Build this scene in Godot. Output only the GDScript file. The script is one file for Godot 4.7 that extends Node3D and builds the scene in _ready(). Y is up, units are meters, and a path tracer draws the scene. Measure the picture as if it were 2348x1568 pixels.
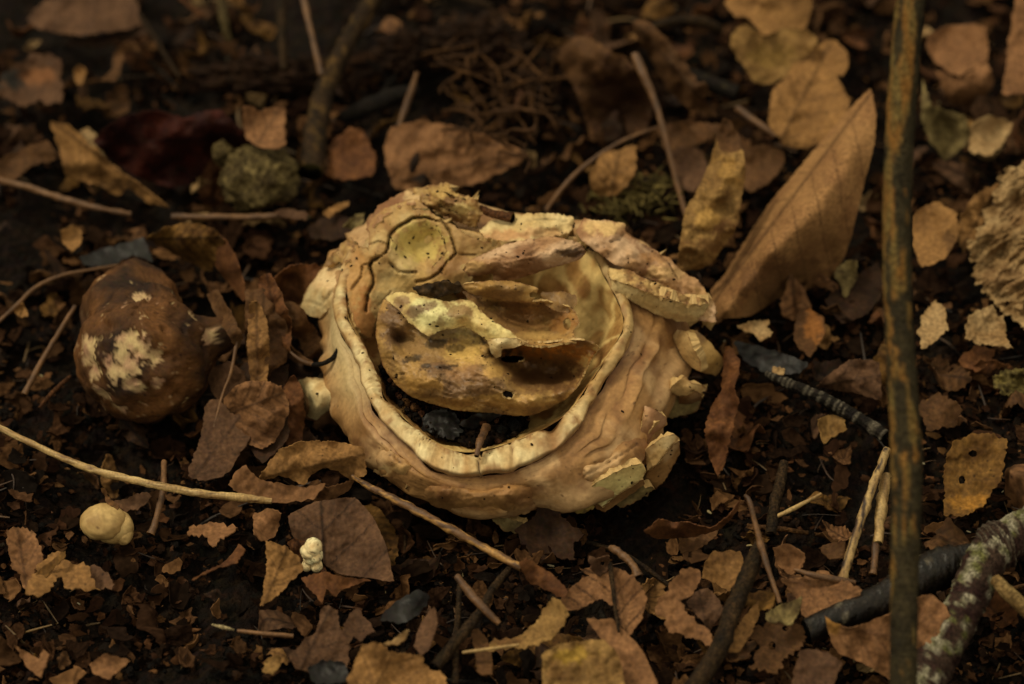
extends Node3D

# ---- scale and camera: one photo unit (1/2347 of the picture's width) is PX metres at the subject
const PX := 0.000123
const DIST := 0.9
const TILT := 0.7505
var eye := Vector3(0, DIST * sin(TILT), DIST * cos(TILT))
var fwd := Vector3(0, -sin(TILT), -cos(TILT))
var upv := Vector3(0, cos(TILT), -sin(TILT))
var rng := RandomNumberGenerator.new()
var n_low := FastNoiseLite.new()
var n_mid := FastNoiseLite.new()
var n_fine := FastNoiseLite.new()
var used := {}
var taken := {}
var perch := PackedVector3Array()
var M := {}
var S := {}

func _ready() -> void:
	rng.seed = 4711
	setup_view()
	setup_looks()
	build_ground()
	build_puffball()
	build_small_mushrooms()
	build_leaves()
	build_sticks()
	build_scatter()

func setup_view() -> void:
	var cam := Camera3D.new()
	cam.name = "camera"
	cam.position = eye
	cam.rotation = Vector3(-TILT, 0, 0)
	cam.fov = rad_to_deg(2.0 * atan(784.0 * PX / DIST))
	cam.near = 0.02
	cam.far = 60.0
	var lens := CameraAttributesPhysical.new()
	lens.frustum_focal_length = 12.0 / (784.0 * PX / DIST)
	lens.frustum_focus_distance = 0.84
	lens.exposure_aperture = 8.4
	lens.frustum_near = 0.02
	lens.frustum_far = 60.0
	cam.attributes = lens
	add_child(cam)
	var we := WorldEnvironment.new()
	we.name = "environment"
	var env := Environment.new()
	env.background_mode = Environment.BG_SKY
	var sky := Sky.new()
	var sm := ProceduralSkyMaterial.new()
	sm.sky_top_color = Color(0.92, 0.875, 0.76)
	sm.sky_horizon_color = Color(0.27, 0.255, 0.215)
	sm.sky_curve = 0.3
	sm.ground_horizon_color = Color(0.10, 0.085, 0.06)
	sm.ground_bottom_color = Color(0.10, 0.08, 0.05)
	sky.sky_material = sm
	env.sky = sky
	env.tonemap_mode = Environment.TONE_MAPPER_LINEAR
	env.tonemap_exposure = 1.22
	env.sdfgi_enabled = true
	env.ssao_enabled = true
	env.ssil_enabled = true
	we.environment = env
	add_child(we)
	var sun := DirectionalLight3D.new()
	sun.name = "sun"
	sun.light_energy = 0.5
	sun.light_color = Color(1.0, 0.945, 0.82)
	sun.light_angular_distance = 12.0
	sun.shadow_enabled = true
	add_child(sun)
	sun.look_at_from_position(Vector3(-0.66, 1.0, -0.14), Vector3.ZERO)

# ---- helpers: places
func at(u: float, v: float, h: float) -> Vector3:      # a point h millimetres above the soil level
	var d := fwd + Vector3(1, 0, 0) * ((u - 1173.5) * PX / DIST) + upv * ((784.0 - v) * PX / DIST)
	return eye + d * ((h * 0.001 - eye.y) / d.y)

func at_depth(u: float, v: float, d: float) -> Vector3:
	return eye + (fwd + Vector3(1, 0, 0) * ((u - 1173.5) * PX / DIST) + upv * ((784.0 - v) * PX / DIST)) * d

func C(r: float, g: float, b: float, k := 1.18) -> Color:
	var c := Color(r / 255.0, g / 255.0, b / 255.0).srgb_to_linear()
	return Color(minf(c.r * k, 0.85), minf(c.g * k, 0.85), minf(c.b * k, 0.85))

# ---- helpers: materials and surface styles
func noise_tex(freq: float, seed_: int, lo: Color, hi: Color, size := 512, oct := 4) -> NoiseTexture2D:
	var t := NoiseTexture2D.new()
	var n := FastNoiseLite.new()
	n.seed = seed_
	n.frequency = freq
	n.fractal_octaves = oct
	t.width = size
	t.height = size
	t.seamless = true
	t.noise = n
	var g := Gradient.new()
	g.set_color(0, lo)
	g.set_color(1, hi)
	t.color_ramp = g
	return t

func bump_tex(freq: float, seed_: int, strength: float, oct := 4) -> NoiseTexture2D:
	var t := NoiseTexture2D.new()
	var n := FastNoiseLite.new()
	n.seed = seed_
	n.frequency = freq
	n.fractal_octaves = oct
	t.width = 512
	t.height = 512
	t.seamless = true
	t.as_normal_map = true
	t.bump_strength = strength
	t.noise = n
	return t

func mat(rough: float, spec: float, tex: Texture2D, nrm: Texture2D, scale: float, ns: float) -> StandardMaterial3D:
	var m := StandardMaterial3D.new()
	m.vertex_color_use_as_albedo = true
	m.roughness = rough
	m.metallic_specular = spec
	m.albedo_texture = tex
	m.uv1_triplanar = true
	m.uv1_scale = Vector3.ONE * scale
	if nrm:
		m.normal_enabled = true
		m.normal_texture = nrm
		m.normal_scale = ns
	return m

func setup_looks() -> void:
	n_low.seed = 11
	n_low.frequency = 1.0
	n_low.fractal_octaves = 2
	n_mid.seed = 23
	n_mid.frequency = 1.0
	n_mid.fractal_octaves = 4
	n_fine.seed = 37
	n_fine.frequency = 1.0
	n_fine.fractal_octaves = 2
	var leaf_t := noise_tex(0.04, 3, Color(0.60, 0.60, 0.60), Color(1, 1, 1), 512, 5)
	var flesh_t := noise_tex(0.03, 5, Color(0.80, 0.79, 0.77), Color(1, 1, 1), 512, 5)
	var soil_t := noise_tex(0.05, 7, Color(0.25, 0.24, 0.23), Color(1, 1, 1), 512, 5)
	var leaf_n := bump_tex(0.03, 13, 5.0)
	var flesh_n := bump_tex(0.028, 17, 4.0)
	var soil_n := bump_tex(0.05, 19, 12.0)
	M.leaf = mat(0.76, 0.25, leaf_t, leaf_n, 30.0, 0.28)
	M.wet = mat(0.52, 0.32, leaf_t, leaf_n, 24.0, 0.2)
	M.flesh = mat(0.62, 0.4, flesh_t, flesh_n, 34.0, 0.32)
	M.skin = mat(0.52, 0.42, flesh_t, flesh_n, 44.0, 0.3)
	M.litter = mat(0.9, 0.12, leaf_t, leaf_n, 30.0, 0.3)
	M.ball = mat(0.72, 0.25, flesh_t, flesh_n, 60.0, 0.35)
	M.soil = mat(0.8, 0.22, soil_t, soil_n, 16.0, 1.0)
	M.bark = mat(0.78, 0.25, soil_t, soil_n, 34.0, 0.8)
	M.straw = mat(0.6, 0.45, leaf_t, leaf_n, 60.0, 0.5)
	M.wet_bark = mat(0.45, 0.35, soil_t, soil_n, 30.0, 0.3)
	# styles: a, b two tones; f noise per mm; s dark specks 0..1; sc speck colour; g grain
	S.tan = {"a": C(154, 114, 68), "b": C(124, 90, 53), "f": 0.09, "s": 0.2, "sc": C(45, 28, 16), "g": 0.16}
	S.pink = {"a": C(142, 102, 68), "b": C(114, 80, 52), "f": 0.10, "s": 0.18, "sc": C(40, 26, 18), "g": 0.15}
	S.pale = {"a": C(174, 145, 102), "b": C(142, 111, 72), "f": 0.12, "s": 0.25, "sc": C(60, 40, 22), "g": 0.2}
	S.brown = {"a": C(100, 70, 43), "b": C(74, 51, 31), "f": 0.10, "s": 0.15, "sc": C(28, 18, 12), "g": 0.18}
	S.dark = {"a": C(62, 42, 28), "b": C(40, 27, 18), "f": 0.12, "s": 0.1, "sc": C(14, 11, 9), "g": 0.2}
	S.purple = {"a": C(102, 74, 53), "b": C(80, 57, 41), "f": 0.08, "s": 0.22, "sc": C(24, 17, 14), "g": 0.14}
	S.yellow = {"a": C(150, 117, 69), "b": C(118, 88, 50), "f": 0.11, "s": 0.25, "sc": C(50, 34, 16), "g": 0.2}
	S.gold = {"a": C(122, 89, 44), "b": C(84, 57, 28), "f": 0.13, "s": 0.3, "sc": C(30, 20, 10), "g": 0.25}
	S.red = {"a": C(112, 73, 43), "b": C(80, 50, 30), "f": 0.12, "s": 0.2, "sc": C(28, 15, 10), "g": 0.18}
	S.maroon = {"a": C(64, 26, 16), "b": C(38, 17, 12), "f": 0.08, "s": 0.1, "sc": C(14, 9, 8), "g": 0.15}
	S.wet = {"a": C(38, 36, 34), "b": C(24, 22, 21), "f": 0.12, "s": 0.12, "sc": C(60, 44, 30), "g": 0.15}
	S.olive = {"a": C(138, 121, 78), "b": C(84, 70, 44), "f": 0.16, "s": 0.3, "sc": C(38, 30, 16), "g": 0.3}
	S.soil = {"a": C(42, 29, 18), "b": C(16, 12, 9), "f": 0.25, "s": 0.0, "sc": C(10, 8, 7), "g": 0.4}
	S.straw = {"a": C(196, 164, 106), "b": C(138, 106, 62), "f": 0.25, "s": 0.25, "sc": C(70, 46, 24), "g": 0.25}
	S.stem = {"a": C(120, 84, 48), "b": C(76, 51, 30), "f": 0.3, "s": 0.25, "sc": C(34, 22, 14), "g": 0.3}
	S.bark = {"a": C(76, 57, 35), "b": C(40, 31, 21), "f": 0.3, "s": 0.2, "sc": C(92, 66, 38), "g": 0.35}
	S.blackbark = {"a": C(44, 37, 30), "b": C(24, 20, 17), "f": 0.2, "s": 0.2, "sc": C(96, 84, 60), "g": 0.35}
	S.grey = {"a": C(150, 140, 116), "b": C(62, 48, 42), "f": 0.22, "s": 0.5, "sc": C(78, 34, 30), "g": 0.4}
	S.cream = {"a": C(216, 194, 142), "b": C(190, 162, 108), "f": 0.12, "s": 0.25, "sc": C(70, 46, 24), "g": 0.1}
	S.white = {"a": C(216, 198, 150), "b": C(186, 156, 106), "f": 0.14, "s": 0.2, "sc": C(70, 48, 26), "g": 0.1}
	S.wall = {"a": C(168, 128, 80), "b": C(132, 97, 58), "f": 0.07, "s": 0.3, "sc": C(70, 44, 24), "g": 0.12, "c": C(192, 158, 114), "d": C(112, 76, 45)}
	S.wallpink = {"a": C(178, 138, 96), "b": C(134, 98, 66), "f": 0.08, "s": 0.3, "sc": C(64, 40, 26), "g": 0.12, "c": C(200, 168, 134), "d": C(126, 88, 58)}
	S.ochre = {"a": C(184, 148, 88), "b": C(146, 106, 56), "f": 0.10, "s": 0.25, "sc": C(64, 40, 18), "g": 0.12, "c": C(206, 176, 112), "d": C(128, 86, 44)}
	S.skin = {"a": C(166, 130, 74), "b": C(120, 92, 58), "f": 0.09, "s": 0.45, "sc": C(58, 38, 22), "g": 0.14, "c": C(190, 154, 92), "d": C(108, 80, 54)}
	S.ridge = {"a": C(226, 204, 138), "b": C(196, 168, 108), "f": 0.11, "s": 0.4, "sc": C(108, 80, 50), "g": 0.1, "c": C(234, 216, 156), "d": C(168, 136, 88)}
	S.amber = {"a": C(178, 118, 48), "b": C(104, 62, 26), "f": 0.12, "s": 0.3, "sc": C(40, 24, 12), "g": 0.15}
	S.crust = {"a": C(182, 150, 94), "b": C(120, 84, 46), "f": 0.3, "s": 0.5, "sc": C(74, 46, 22), "g": 0.25, "c": C(204, 176, 118), "d": C(104, 70, 40)}
	S.lobe = {"a": C(192, 162, 110), "b": C(160, 126, 78), "f": 0.12, "s": 0.25, "sc": C(90, 60, 34), "g": 0.14, "c": C(214, 192, 146), "d": C(140, 104, 60)}
	S.beech = {"a": C(160, 120, 76), "b": C(136, 98, 62), "f": 0.06, "s": 0.12, "sc": C(62, 40, 24), "g": 0.08}
	S.plate = {"a": C(180, 148, 94), "b": C(146, 112, 66), "f": 0.09, "s": 0.25, "sc": C(120, 82, 46), "g": 0.1, "c": C(200, 176, 122), "d": C(136, 98, 56)}
	S.moss = {"a": C(116, 102, 56), "b": C(54, 45, 24), "f": 0.3, "s": 0.2, "sc": C(30, 24, 12), "g": 0.35}

func paint(st: Dictionary, p: Vector3, off: Vector3) -> Color:
	var q := p * 1000.0 + off
	var t := clampf(0.5 + 1.1 * n_mid.get_noise_3dv(q * st.f), 0.0, 1.0)
	var c: Color = st.a
	c = c.lerp(st.b, t)
	var k: float = 1.0 + st.g * 1.6 * n_fine.get_noise_3dv(q * 0.9)
	c = Color(c.r * k, c.g * k, c.b * k)
	if st.has("c"):
		c = c.lerp(st.c, clampf(n_mid.get_noise_3dv(q * 0.045 + Vector3(17, 3, 41)) * 3.2 - 0.15, 0.0, 0.8))
		c = c.lerp(st.d, clampf(n_mid.get_noise_3dv(q * 0.06 - Vector3(27, 13, 4)) * 3.2 - 0.35, 0.0, 0.75))
	if st.s > 0.0:
		var m := n_low.get_noise_3dv(q * 0.85 + Vector3(71, 13, 5))
		var thr: float = 0.72 - 0.55 * st.s
		if m > thr:
			c = c.lerp(st.sc, clampf((m - thr) * 5.0, 0.0, 0.85))
	return c

# ---- helpers: nodes
func numbered(called: String) -> String:
	if not used.has(called):
		used[called] = 0
		return called
	used[called] += 1
	return "%s_%03d" % [called, used[called]]

func tag(o: Node, label: String, category: String, group := "", kind := "") -> void:
	if label: o.set_meta("label", label)
	if category: o.set_meta("category", category)
	if group: o.set_meta("group", group)
	if kind: o.set_meta("kind", kind)

func thing(called: String, label: String, category: String, base: Vector3, group := "") -> Node3D:
	var o := Node3D.new()
	o.name = numbered(called)
	o.position = base
	add_child(o)
	tag(o, label, category, group)
	return o

# a mesh kept as plain arrays: p positions (world), n normals, c colours, i indices
func fresh() -> Dictionary:
	return {"p": PackedVector3Array(), "n": PackedVector3Array(), "c": PackedColorArray(), "i": PackedInt32Array()}

func join(a: Dictionary, b: Dictionary) -> void:
	var k: int = a.p.size()
	a.p.append_array(b.p)
	a.n.append_array(b.n)
	a.c.append_array(b.c)
	for x in b.i: a.i.append(x + k)

func commit(g: Dictionary, called: String, m: Material, parent: Node3D = null) -> MeshInstance3D:
	var o := MeshInstance3D.new()
	var base := Vector3.ZERO
	if parent:
		base = parent.position
		var grand := parent.get_parent()
		while grand != self and grand is Node3D:
			base += (grand as Node3D).position
			grand = grand.get_parent()
		o.name = called
		parent.add_child(o, true)
	else:
		var box := AABB(g.p[0], Vector3.ZERO)
		for q in g.p: box = box.expand(q)
		base = Vector3(box.get_center().x, box.position.y, box.get_center().z)
		o.name = numbered(called)
		o.position = base
		add_child(o)
	var ps: PackedVector3Array = g.p.duplicate()
	for k in ps.size(): ps[k] -= base
	var ar := []
	ar.resize(Mesh.ARRAY_MAX)
	ar[Mesh.ARRAY_VERTEX] = ps
	ar[Mesh.ARRAY_NORMAL] = g.n
	ar[Mesh.ARRAY_COLOR] = g.c
	ar[Mesh.ARRAY_INDEX] = g.i
	var me := ArrayMesh.new()
	me.add_surface_from_arrays(Mesh.PRIMITIVE_TRIANGLES, ar)
	me.surface_set_material(0, m)
	o.mesh = me
	return o

# ---- helpers: a thin-plate spline through heights
func spline_fit(xs: PackedVector2Array, hs: PackedFloat32Array) -> PackedFloat64Array:
	var n := xs.size()
	var m := n + 3
	var a := []
	for r in m:
		var row := PackedFloat64Array()
		row.resize(m + 1)
		a.append(row)
	for r in n:
		for c in n:
			a[r][c] = spline_k(xs[r].distance_squared_to(xs[c]))
		a[r][r] += 0.002
		a[r][n] = 1.0
		a[r][n + 1] = xs[r].x
		a[r][n + 2] = xs[r].y
		a[n][r] = 1.0
		a[n + 1][r] = xs[r].x
		a[n + 2][r] = xs[r].y
		a[r][m] = hs[r]
	for c in m:
		var best := c
		for r in range(c + 1, m):
			if absf(a[r][c]) > absf(a[best][c]): best = r
		var tmp: PackedFloat64Array = a[c]
		a[c] = a[best]
		a[best] = tmp
		var pivot: PackedFloat64Array = a[c]
		var pv: float = pivot[c]
		if absf(pv) < 1e-12: continue
		for r in range(c + 1, m):
			var row: PackedFloat64Array = a[r]
			var f: float = row[c] / pv
			if f != 0.0:
				for k in range(c, m + 1): row[k] -= f * pivot[k]
				a[r] = row
	var w := PackedFloat64Array()
	w.resize(m)
	for r in range(m - 1, -1, -1):
		var s: float = a[r][m]
		for k in range(r + 1, m): s -= a[r][k] * w[k]
		w[r] = s / a[r][r] if absf(a[r][r]) > 1e-12 else 0.0
	return w

func spline_k(d2: float) -> float:
	return 0.5 * d2 * log(d2) if d2 > 1e-9 else 0.0

func spline_at(xs: PackedVector2Array, w: PackedFloat64Array, q: Vector2) -> float:
	var n := xs.size()
	var s: float = w[n] + w[n + 1] * q.x + w[n + 2] * q.y
	for k in n:
		var d2 := xs[k].distance_squared_to(q)
		if d2 > 1e-9: s += w[k] * 0.5 * d2 * log(d2)
	return s

# ---- a sheet: an outline with its own heights, a thickness, folds, holes, grooves, veins and a torn edge
# o: h base height, tilt [du, dv] mm per 100, bow, warp mm, crump mm, sp spacing, jag, soft (rounded outline), th thickness mm,
#    ctrl [u,v,h..], holes [[u,v,ru,rv]..], grooves [[width, depth, darken, u,v,u,v..]..], vein [u0,v0,u1,v1,spacing,darkness], edge style, plan
func sheet(st: Dictionary, pts: Array, o: Dictionary) -> Dictionary:
	var stride: int = 2 if o.has("h") else 3
	var sp: float = o.get("sp", 5.5) * (0.82 if o.has("vein") and not o.get("plan", false) else 1.0)
	var corner := PackedVector2Array()
	var ch := PackedFloat32Array()
	for k in range(0, pts.size(), stride):
		corner.append(Vector2(pts[k], pts[k + 1]))
		ch.append(pts[k + 2] if stride == 3 else 0.0)
	var n := corner.size()
	var off := Vector3(rng.randf(), rng.randf(), rng.randf()) * 900.0
	# outline
	var edge := PackedVector2Array()
	var jag: float = o.get("jag", 3.0)
	var soft: float = o.get("soft", 0.3)
	var mid := Vector2.ZERO
	for k in n: mid += corner[k] / n
	var reach := 1.0
	for k in n: reach = maxf(reach, mid.distance_to(corner[k]))
	var walked := 0.0
	for k in n:
		var a := corner[(k + n - 1) % n]
		var b := corner[k]
		var c := corner[(k + 1) % n]
		var d := corner[(k + 2) % n]
		var steps := maxi(1, int(b.distance_to(c) / sp))
		for j in steps:
			var t := float(j) / steps
			var q := b.lerp(c, t).lerp(b.cubic_interpolate(c, a, d, t), soft)
			var nn := (c - b).orthogonal().normalized()
			walked = q.x * 0.7 + q.y * 0.9
			q += nn * jag * (n_mid.get_noise_2d(q.x * 0.035 + off.x, q.y * 0.035) * 1.6 + n_fine.get_noise_2d(q.x * 0.12 + off.y, q.y * 0.12) * 0.9)
			edge.append(q)
	var loops := Geometry2D.offset_polygon(edge, -sp * 0.55)
	var pt := edge.duplicate()
	var holes: Array = o.get("holes", [])
	for hole in holes:
		var m := maxi(7, int(6.28 * maxf(hole[2], hole[3]) / sp * 1.2))
		for j in m:
			var ang := TAU * j / m
			var rr := 1.0 + 0.22 * n_fine.get_noise_2d(ang * 1.3 + hole[0], hole[1])
			pt.append(Vector2(hole[0] + cos(ang) * hole[2] * rr, hole[1] + sin(ang) * hole[3] * rr))
	var lo := Vector2(1e9, 1e9)
	var hi := -lo
	for q in edge:
		lo = lo.min(q)
		hi = hi.max(q)
	var y := lo.y
	var row := 0
	while y < hi.y:
		var x := lo.x + (sp * 0.5 if row % 2 else 0.0)
		while x < hi.x:
			var q := Vector2(x + rng.randf_range(-0.18, 0.18) * sp, y + rng.randf_range(-0.18, 0.18) * sp)
			x += sp
			var inside := false
			for l in loops:
				if Geometry2D.is_point_in_polygon(q, l):
					inside = true
					break
			if inside:
				for hole in holes:
					if Vector2((q.x - hole[0]) / (hole[2] + sp * 0.4), (q.y - hole[1]) / (hole[3] + sp * 0.4)).length() < 1.0: inside = false
			if inside: pt.append(q)
		y += sp * 0.87
		row += 1
	# heights
	var xs := PackedVector2Array()
	var hs := PackedFloat32Array()
	var w := PackedFloat64Array()
	if stride == 3:
		for k in n:
			xs.append(corner[k] / 100.0)
			hs.append(ch[k])
		var ctrl: Array = o.get("ctrl", [])
		for k in range(0, ctrl.size(), 3):
			xs.append(Vector2(ctrl[k], ctrl[k + 1]) / 100.0)
			hs.append(ctrl[k + 2])
		w = spline_fit(xs, hs)
	var tilt: Array = o.get("tilt", [0, 0])
	var bow: float = o.get("bow", 0.0)
	var warp: float = o.get("warp", 2.2)
	var crump: float = o.get("crump", 0.3)
	var grooves: Array = o.get("grooves", [])
	var vein: Array = o.get("vein", [])
	var plan: bool = o.get("plan", false)
	var rim: Color = o.get("rim", st.b)
	var cnt := pt.size()
	var pos := PackedVector3Array()
	pos.resize(cnt)
	var col := PackedColorArray()
	col.resize(cnt)
	for k in cnt:
		var q := pt[k]
		var h: float
		if stride == 3:
			h = spline_at(xs, w, q / 100.0)
		else:
			h = o.h + 1.5 + tilt[0] * (q.x - mid.x) / 100.0 + tilt[1] * (q.y - mid.y) / 100.0 + bow * (1.0 - (q.distance_to(mid) / reach) ** 2)
		if stride == 2 and not plan:      # a broad curl across the leaf, as dry leaves take
			var cr := (q - mid).rotated(off.x)
			h += warp * 0.8 * (1.0 - cos(clampf(cr.x / reach, -1.2, 1.2) * 2.2)) + warp * 0.7 * sin(cr.y / reach * 2.4 + off.y)
			h += warp * 0.6 * n_low.get_noise_2d(q.x * 0.007 + off.x, q.y * 0.007 + off.z)
		else:
			h += warp * 1.6 * n_low.get_noise_2d(q.x * 0.009 + off.x, q.y * 0.009 + off.z)
		if o.has("roll"):
			var rq: Vector2 = (q - mid).rotated(deg_to_rad(-o.roll[1]))
			h += o.roll[0] * (rq.y / reach) ** 2 * 2.0
		h += crump * 2.0 * n_mid.get_noise_2d(q.x * 0.03 + off.y, q.y * 0.03)
		var wrinkle := 0.0
		if o.has("wr"):      # [amplitude mm, direction in degrees]: long fine wrinkles
			var r := q.rotated(deg_to_rad(-o.wr[1])) + Vector2(0, 14.0 * n_low.get_noise_2d(q.x * 0.012, q.y * 0.012))
			wrinkle = 1.0 - 2.6 * absf(n_mid.get_noise_2d(r.x * 0.008 + off.x, r.y * 0.055))
			h += o.wr[0] * wrinkle
		var shade := 1.0 - 0.10 * clampf(-wrinkle, 0.0, 1.0)
		for gr in grooves:
			var dd := 1e9
			for j in range(3, gr.size() - 3, 2):
				var a := Vector2(gr[j], gr[j + 1])
				var b := Vector2(gr[j + 2], gr[j + 3])
				dd = minf(dd, q.distance_to(Geometry2D.get_closest_point_to_segment(q, a, b)))
			var gw: float = gr[0] * (0.75 + 0.9 * n_mid.get_noise_2d(q.x * 0.03 + 5.0, q.y * 0.03))
			var e := exp(-(dd / gw) ** 2)
			h -= gr[1] * e
			shade *= 1.0 - gr[2] * e
		var dark := 0.0
		if vein.size():
			var a := Vector2(vein[0], vein[1])
			var b := Vector2(vein[2], vein[3])
			var along := (b - a).normalized()
			var s := (q - a).dot(along)
			var t := absf((q - a).dot(along.orthogonal()))
			var ph := fposmod((s - t * 0.9 + n_low.get_noise_2d(q.x * 0.02, q.y * 0.02) * 5.0) / vein[4], 1.0)
			dark = exp(-(t / maxf(3.6, sp * 0.85)) ** 2) * 1.3
			dark = maxf(dark, exp(-((minf(ph, 1.0 - ph)) * vein[4] / maxf(2.6, sp * 0.62)) ** 2) * 1.0)
			h += 0.22 * dark + 0.35 * sin(ph * PI)
		var p := Vector3(q.x * PX, h * 0.001, q.y * PX) if plan else at(q.x, q.y, h)
		pos[k] = p
		var c := paint(st, p, off)
		if dark > 0.0: c = c.lerp(st.sc, clampf(dark * (vein[5] + 0.12), 0.0, 0.9))
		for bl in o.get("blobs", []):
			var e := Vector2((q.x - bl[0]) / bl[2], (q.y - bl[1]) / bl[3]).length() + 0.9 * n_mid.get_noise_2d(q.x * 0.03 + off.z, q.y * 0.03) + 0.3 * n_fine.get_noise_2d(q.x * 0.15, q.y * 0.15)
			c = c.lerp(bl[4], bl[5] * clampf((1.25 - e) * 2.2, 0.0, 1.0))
		if k < edge.size() and o.has("rim"): c = c.lerp(rim, clampf(0.45 + 1.4 * n_mid.get_noise_2d(q.x * 0.04, q.y * 0.04 + off.y), 0.0, 0.95))
		col[k] = Color(c.r * shade, c.g * shade, c.b * shade)
	# faces
	var tri := Geometry2D.triangulate_delaunay(pt)
	var idx := PackedInt32Array()
	var nor := PackedVector3Array()
	nor.resize(cnt)
	var sides := {}
	for k in range(0, tri.size(), 3):
		var ia := tri[k]
		var ib := tri[k + 1]
		var ic := tri[k + 2]
		var m := (pt[ia] + pt[ib] + pt[ic]) / 3.0
		if ia < edge.size() and ib < edge.size() and ic < edge.size() and not Geometry2D.is_point_in_polygon(m, edge): continue
		if not Geometry2D.is_point_in_polygon(m, edge): continue
		var cut := false
		for hole in holes:
			if Vector2((m.x - hole[0]) / hole[2], (m.y - hole[1]) / hole[3]).length() < 0.93: cut = true
		if cut: continue
		if (pt[ib] - pt[ia]).cross(pt[ic] - pt[ia]) < 0.0:
			var tmp := ib
			ib = ic
			ic = tmp
		# in (u, v) with v down, a positive cross product is clockwise seen from the viewer: a front face
		var fn := (pos[ic] - pos[ia]).cross(pos[ib] - pos[ia])
		nor[ia] += fn
		nor[ib] += fn
		nor[ic] += fn
		idx.append_array(PackedInt32Array([ia, ib, ic]))
		for e in [[ia, ib], [ib, ic], [ic, ia]]:
			var back := Vector2i(e[1], e[0])
			if sides.has(back): sides.erase(back)
			else: sides[Vector2i(e[0], e[1])] = true
	for k in cnt: nor[k] = nor[k].normalized() if nor[k].length_squared() > 0.0 else Vector3.UP
	var g := fresh()
	var th: float = o.get("th", 0.3) * 0.001
	var under: Color = o.get("under", Color(-1, 0, 0))
	g.p = pos.duplicate()
	g.n = nor.duplicate()
	g.c = col.duplicate()
	g.i = idx.duplicate()
	for k in cnt:
		g.p.append(pos[k] - nor[k] * th)
		g.n.append(-nor[k])
		g.c.append(col[k] if under.r < 0.0 else under)
	for k in range(0, idx.size(), 3):
		g.i.append_array(PackedInt32Array([idx[k] + cnt, idx[k + 2] + cnt, idx[k + 1] + cnt]))
	var wall: Color = o.get("wall", Color(-1, 0, 0))
	for e in sides:
		var ka: int = e.x
		var kb: int = e.y
		var s: int = g.p.size()
		var out := (pos[kb] - pos[ka]).cross((nor[ka] + nor[kb]) * 0.5).normalized()
		var a2 := pos[ka] - nor[ka] * th
		var b2 := pos[kb] - nor[kb] * th
		for q in [pos[ka], pos[kb], b2, a2]:
			g.p.append(q)
			g.n.append(-out if (out.dot(pos[ka] - pos[0]) < -1e9) else out)
			var cc: Color = col[ka]
			if wall.r >= 0.0:
				var kk := 1.0 + 0.35 * n_fine.get_noise_3dv(q * 1400.0)
				cc = Color(wall.r * kk, wall.g * kk, wall.b * kk)
			g.c.append(cc)
		if (pos[kb] - pos[ka]).cross(b2 - pos[ka]).dot(out) > 0.0:
			g.i.append_array(PackedInt32Array([s, s + 2, s + 1, s, s + 3, s + 2]))
		else:
			g.i.append_array(PackedInt32Array([s, s + 1, s + 2, s, s + 2, s + 3]))
	return g

func leaf(called: String, label: String, style: String, pts: Array, o: Dictionary, category := "leaf") -> MeshInstance3D:
	var g := sheet(S[style], pts, o)
	var m := commit(g, called, M.wet if style == "wet" or o.get("gloss", false) else M.leaf)
	tag(m, label, category, o.get("group", ""))
	return m

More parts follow.
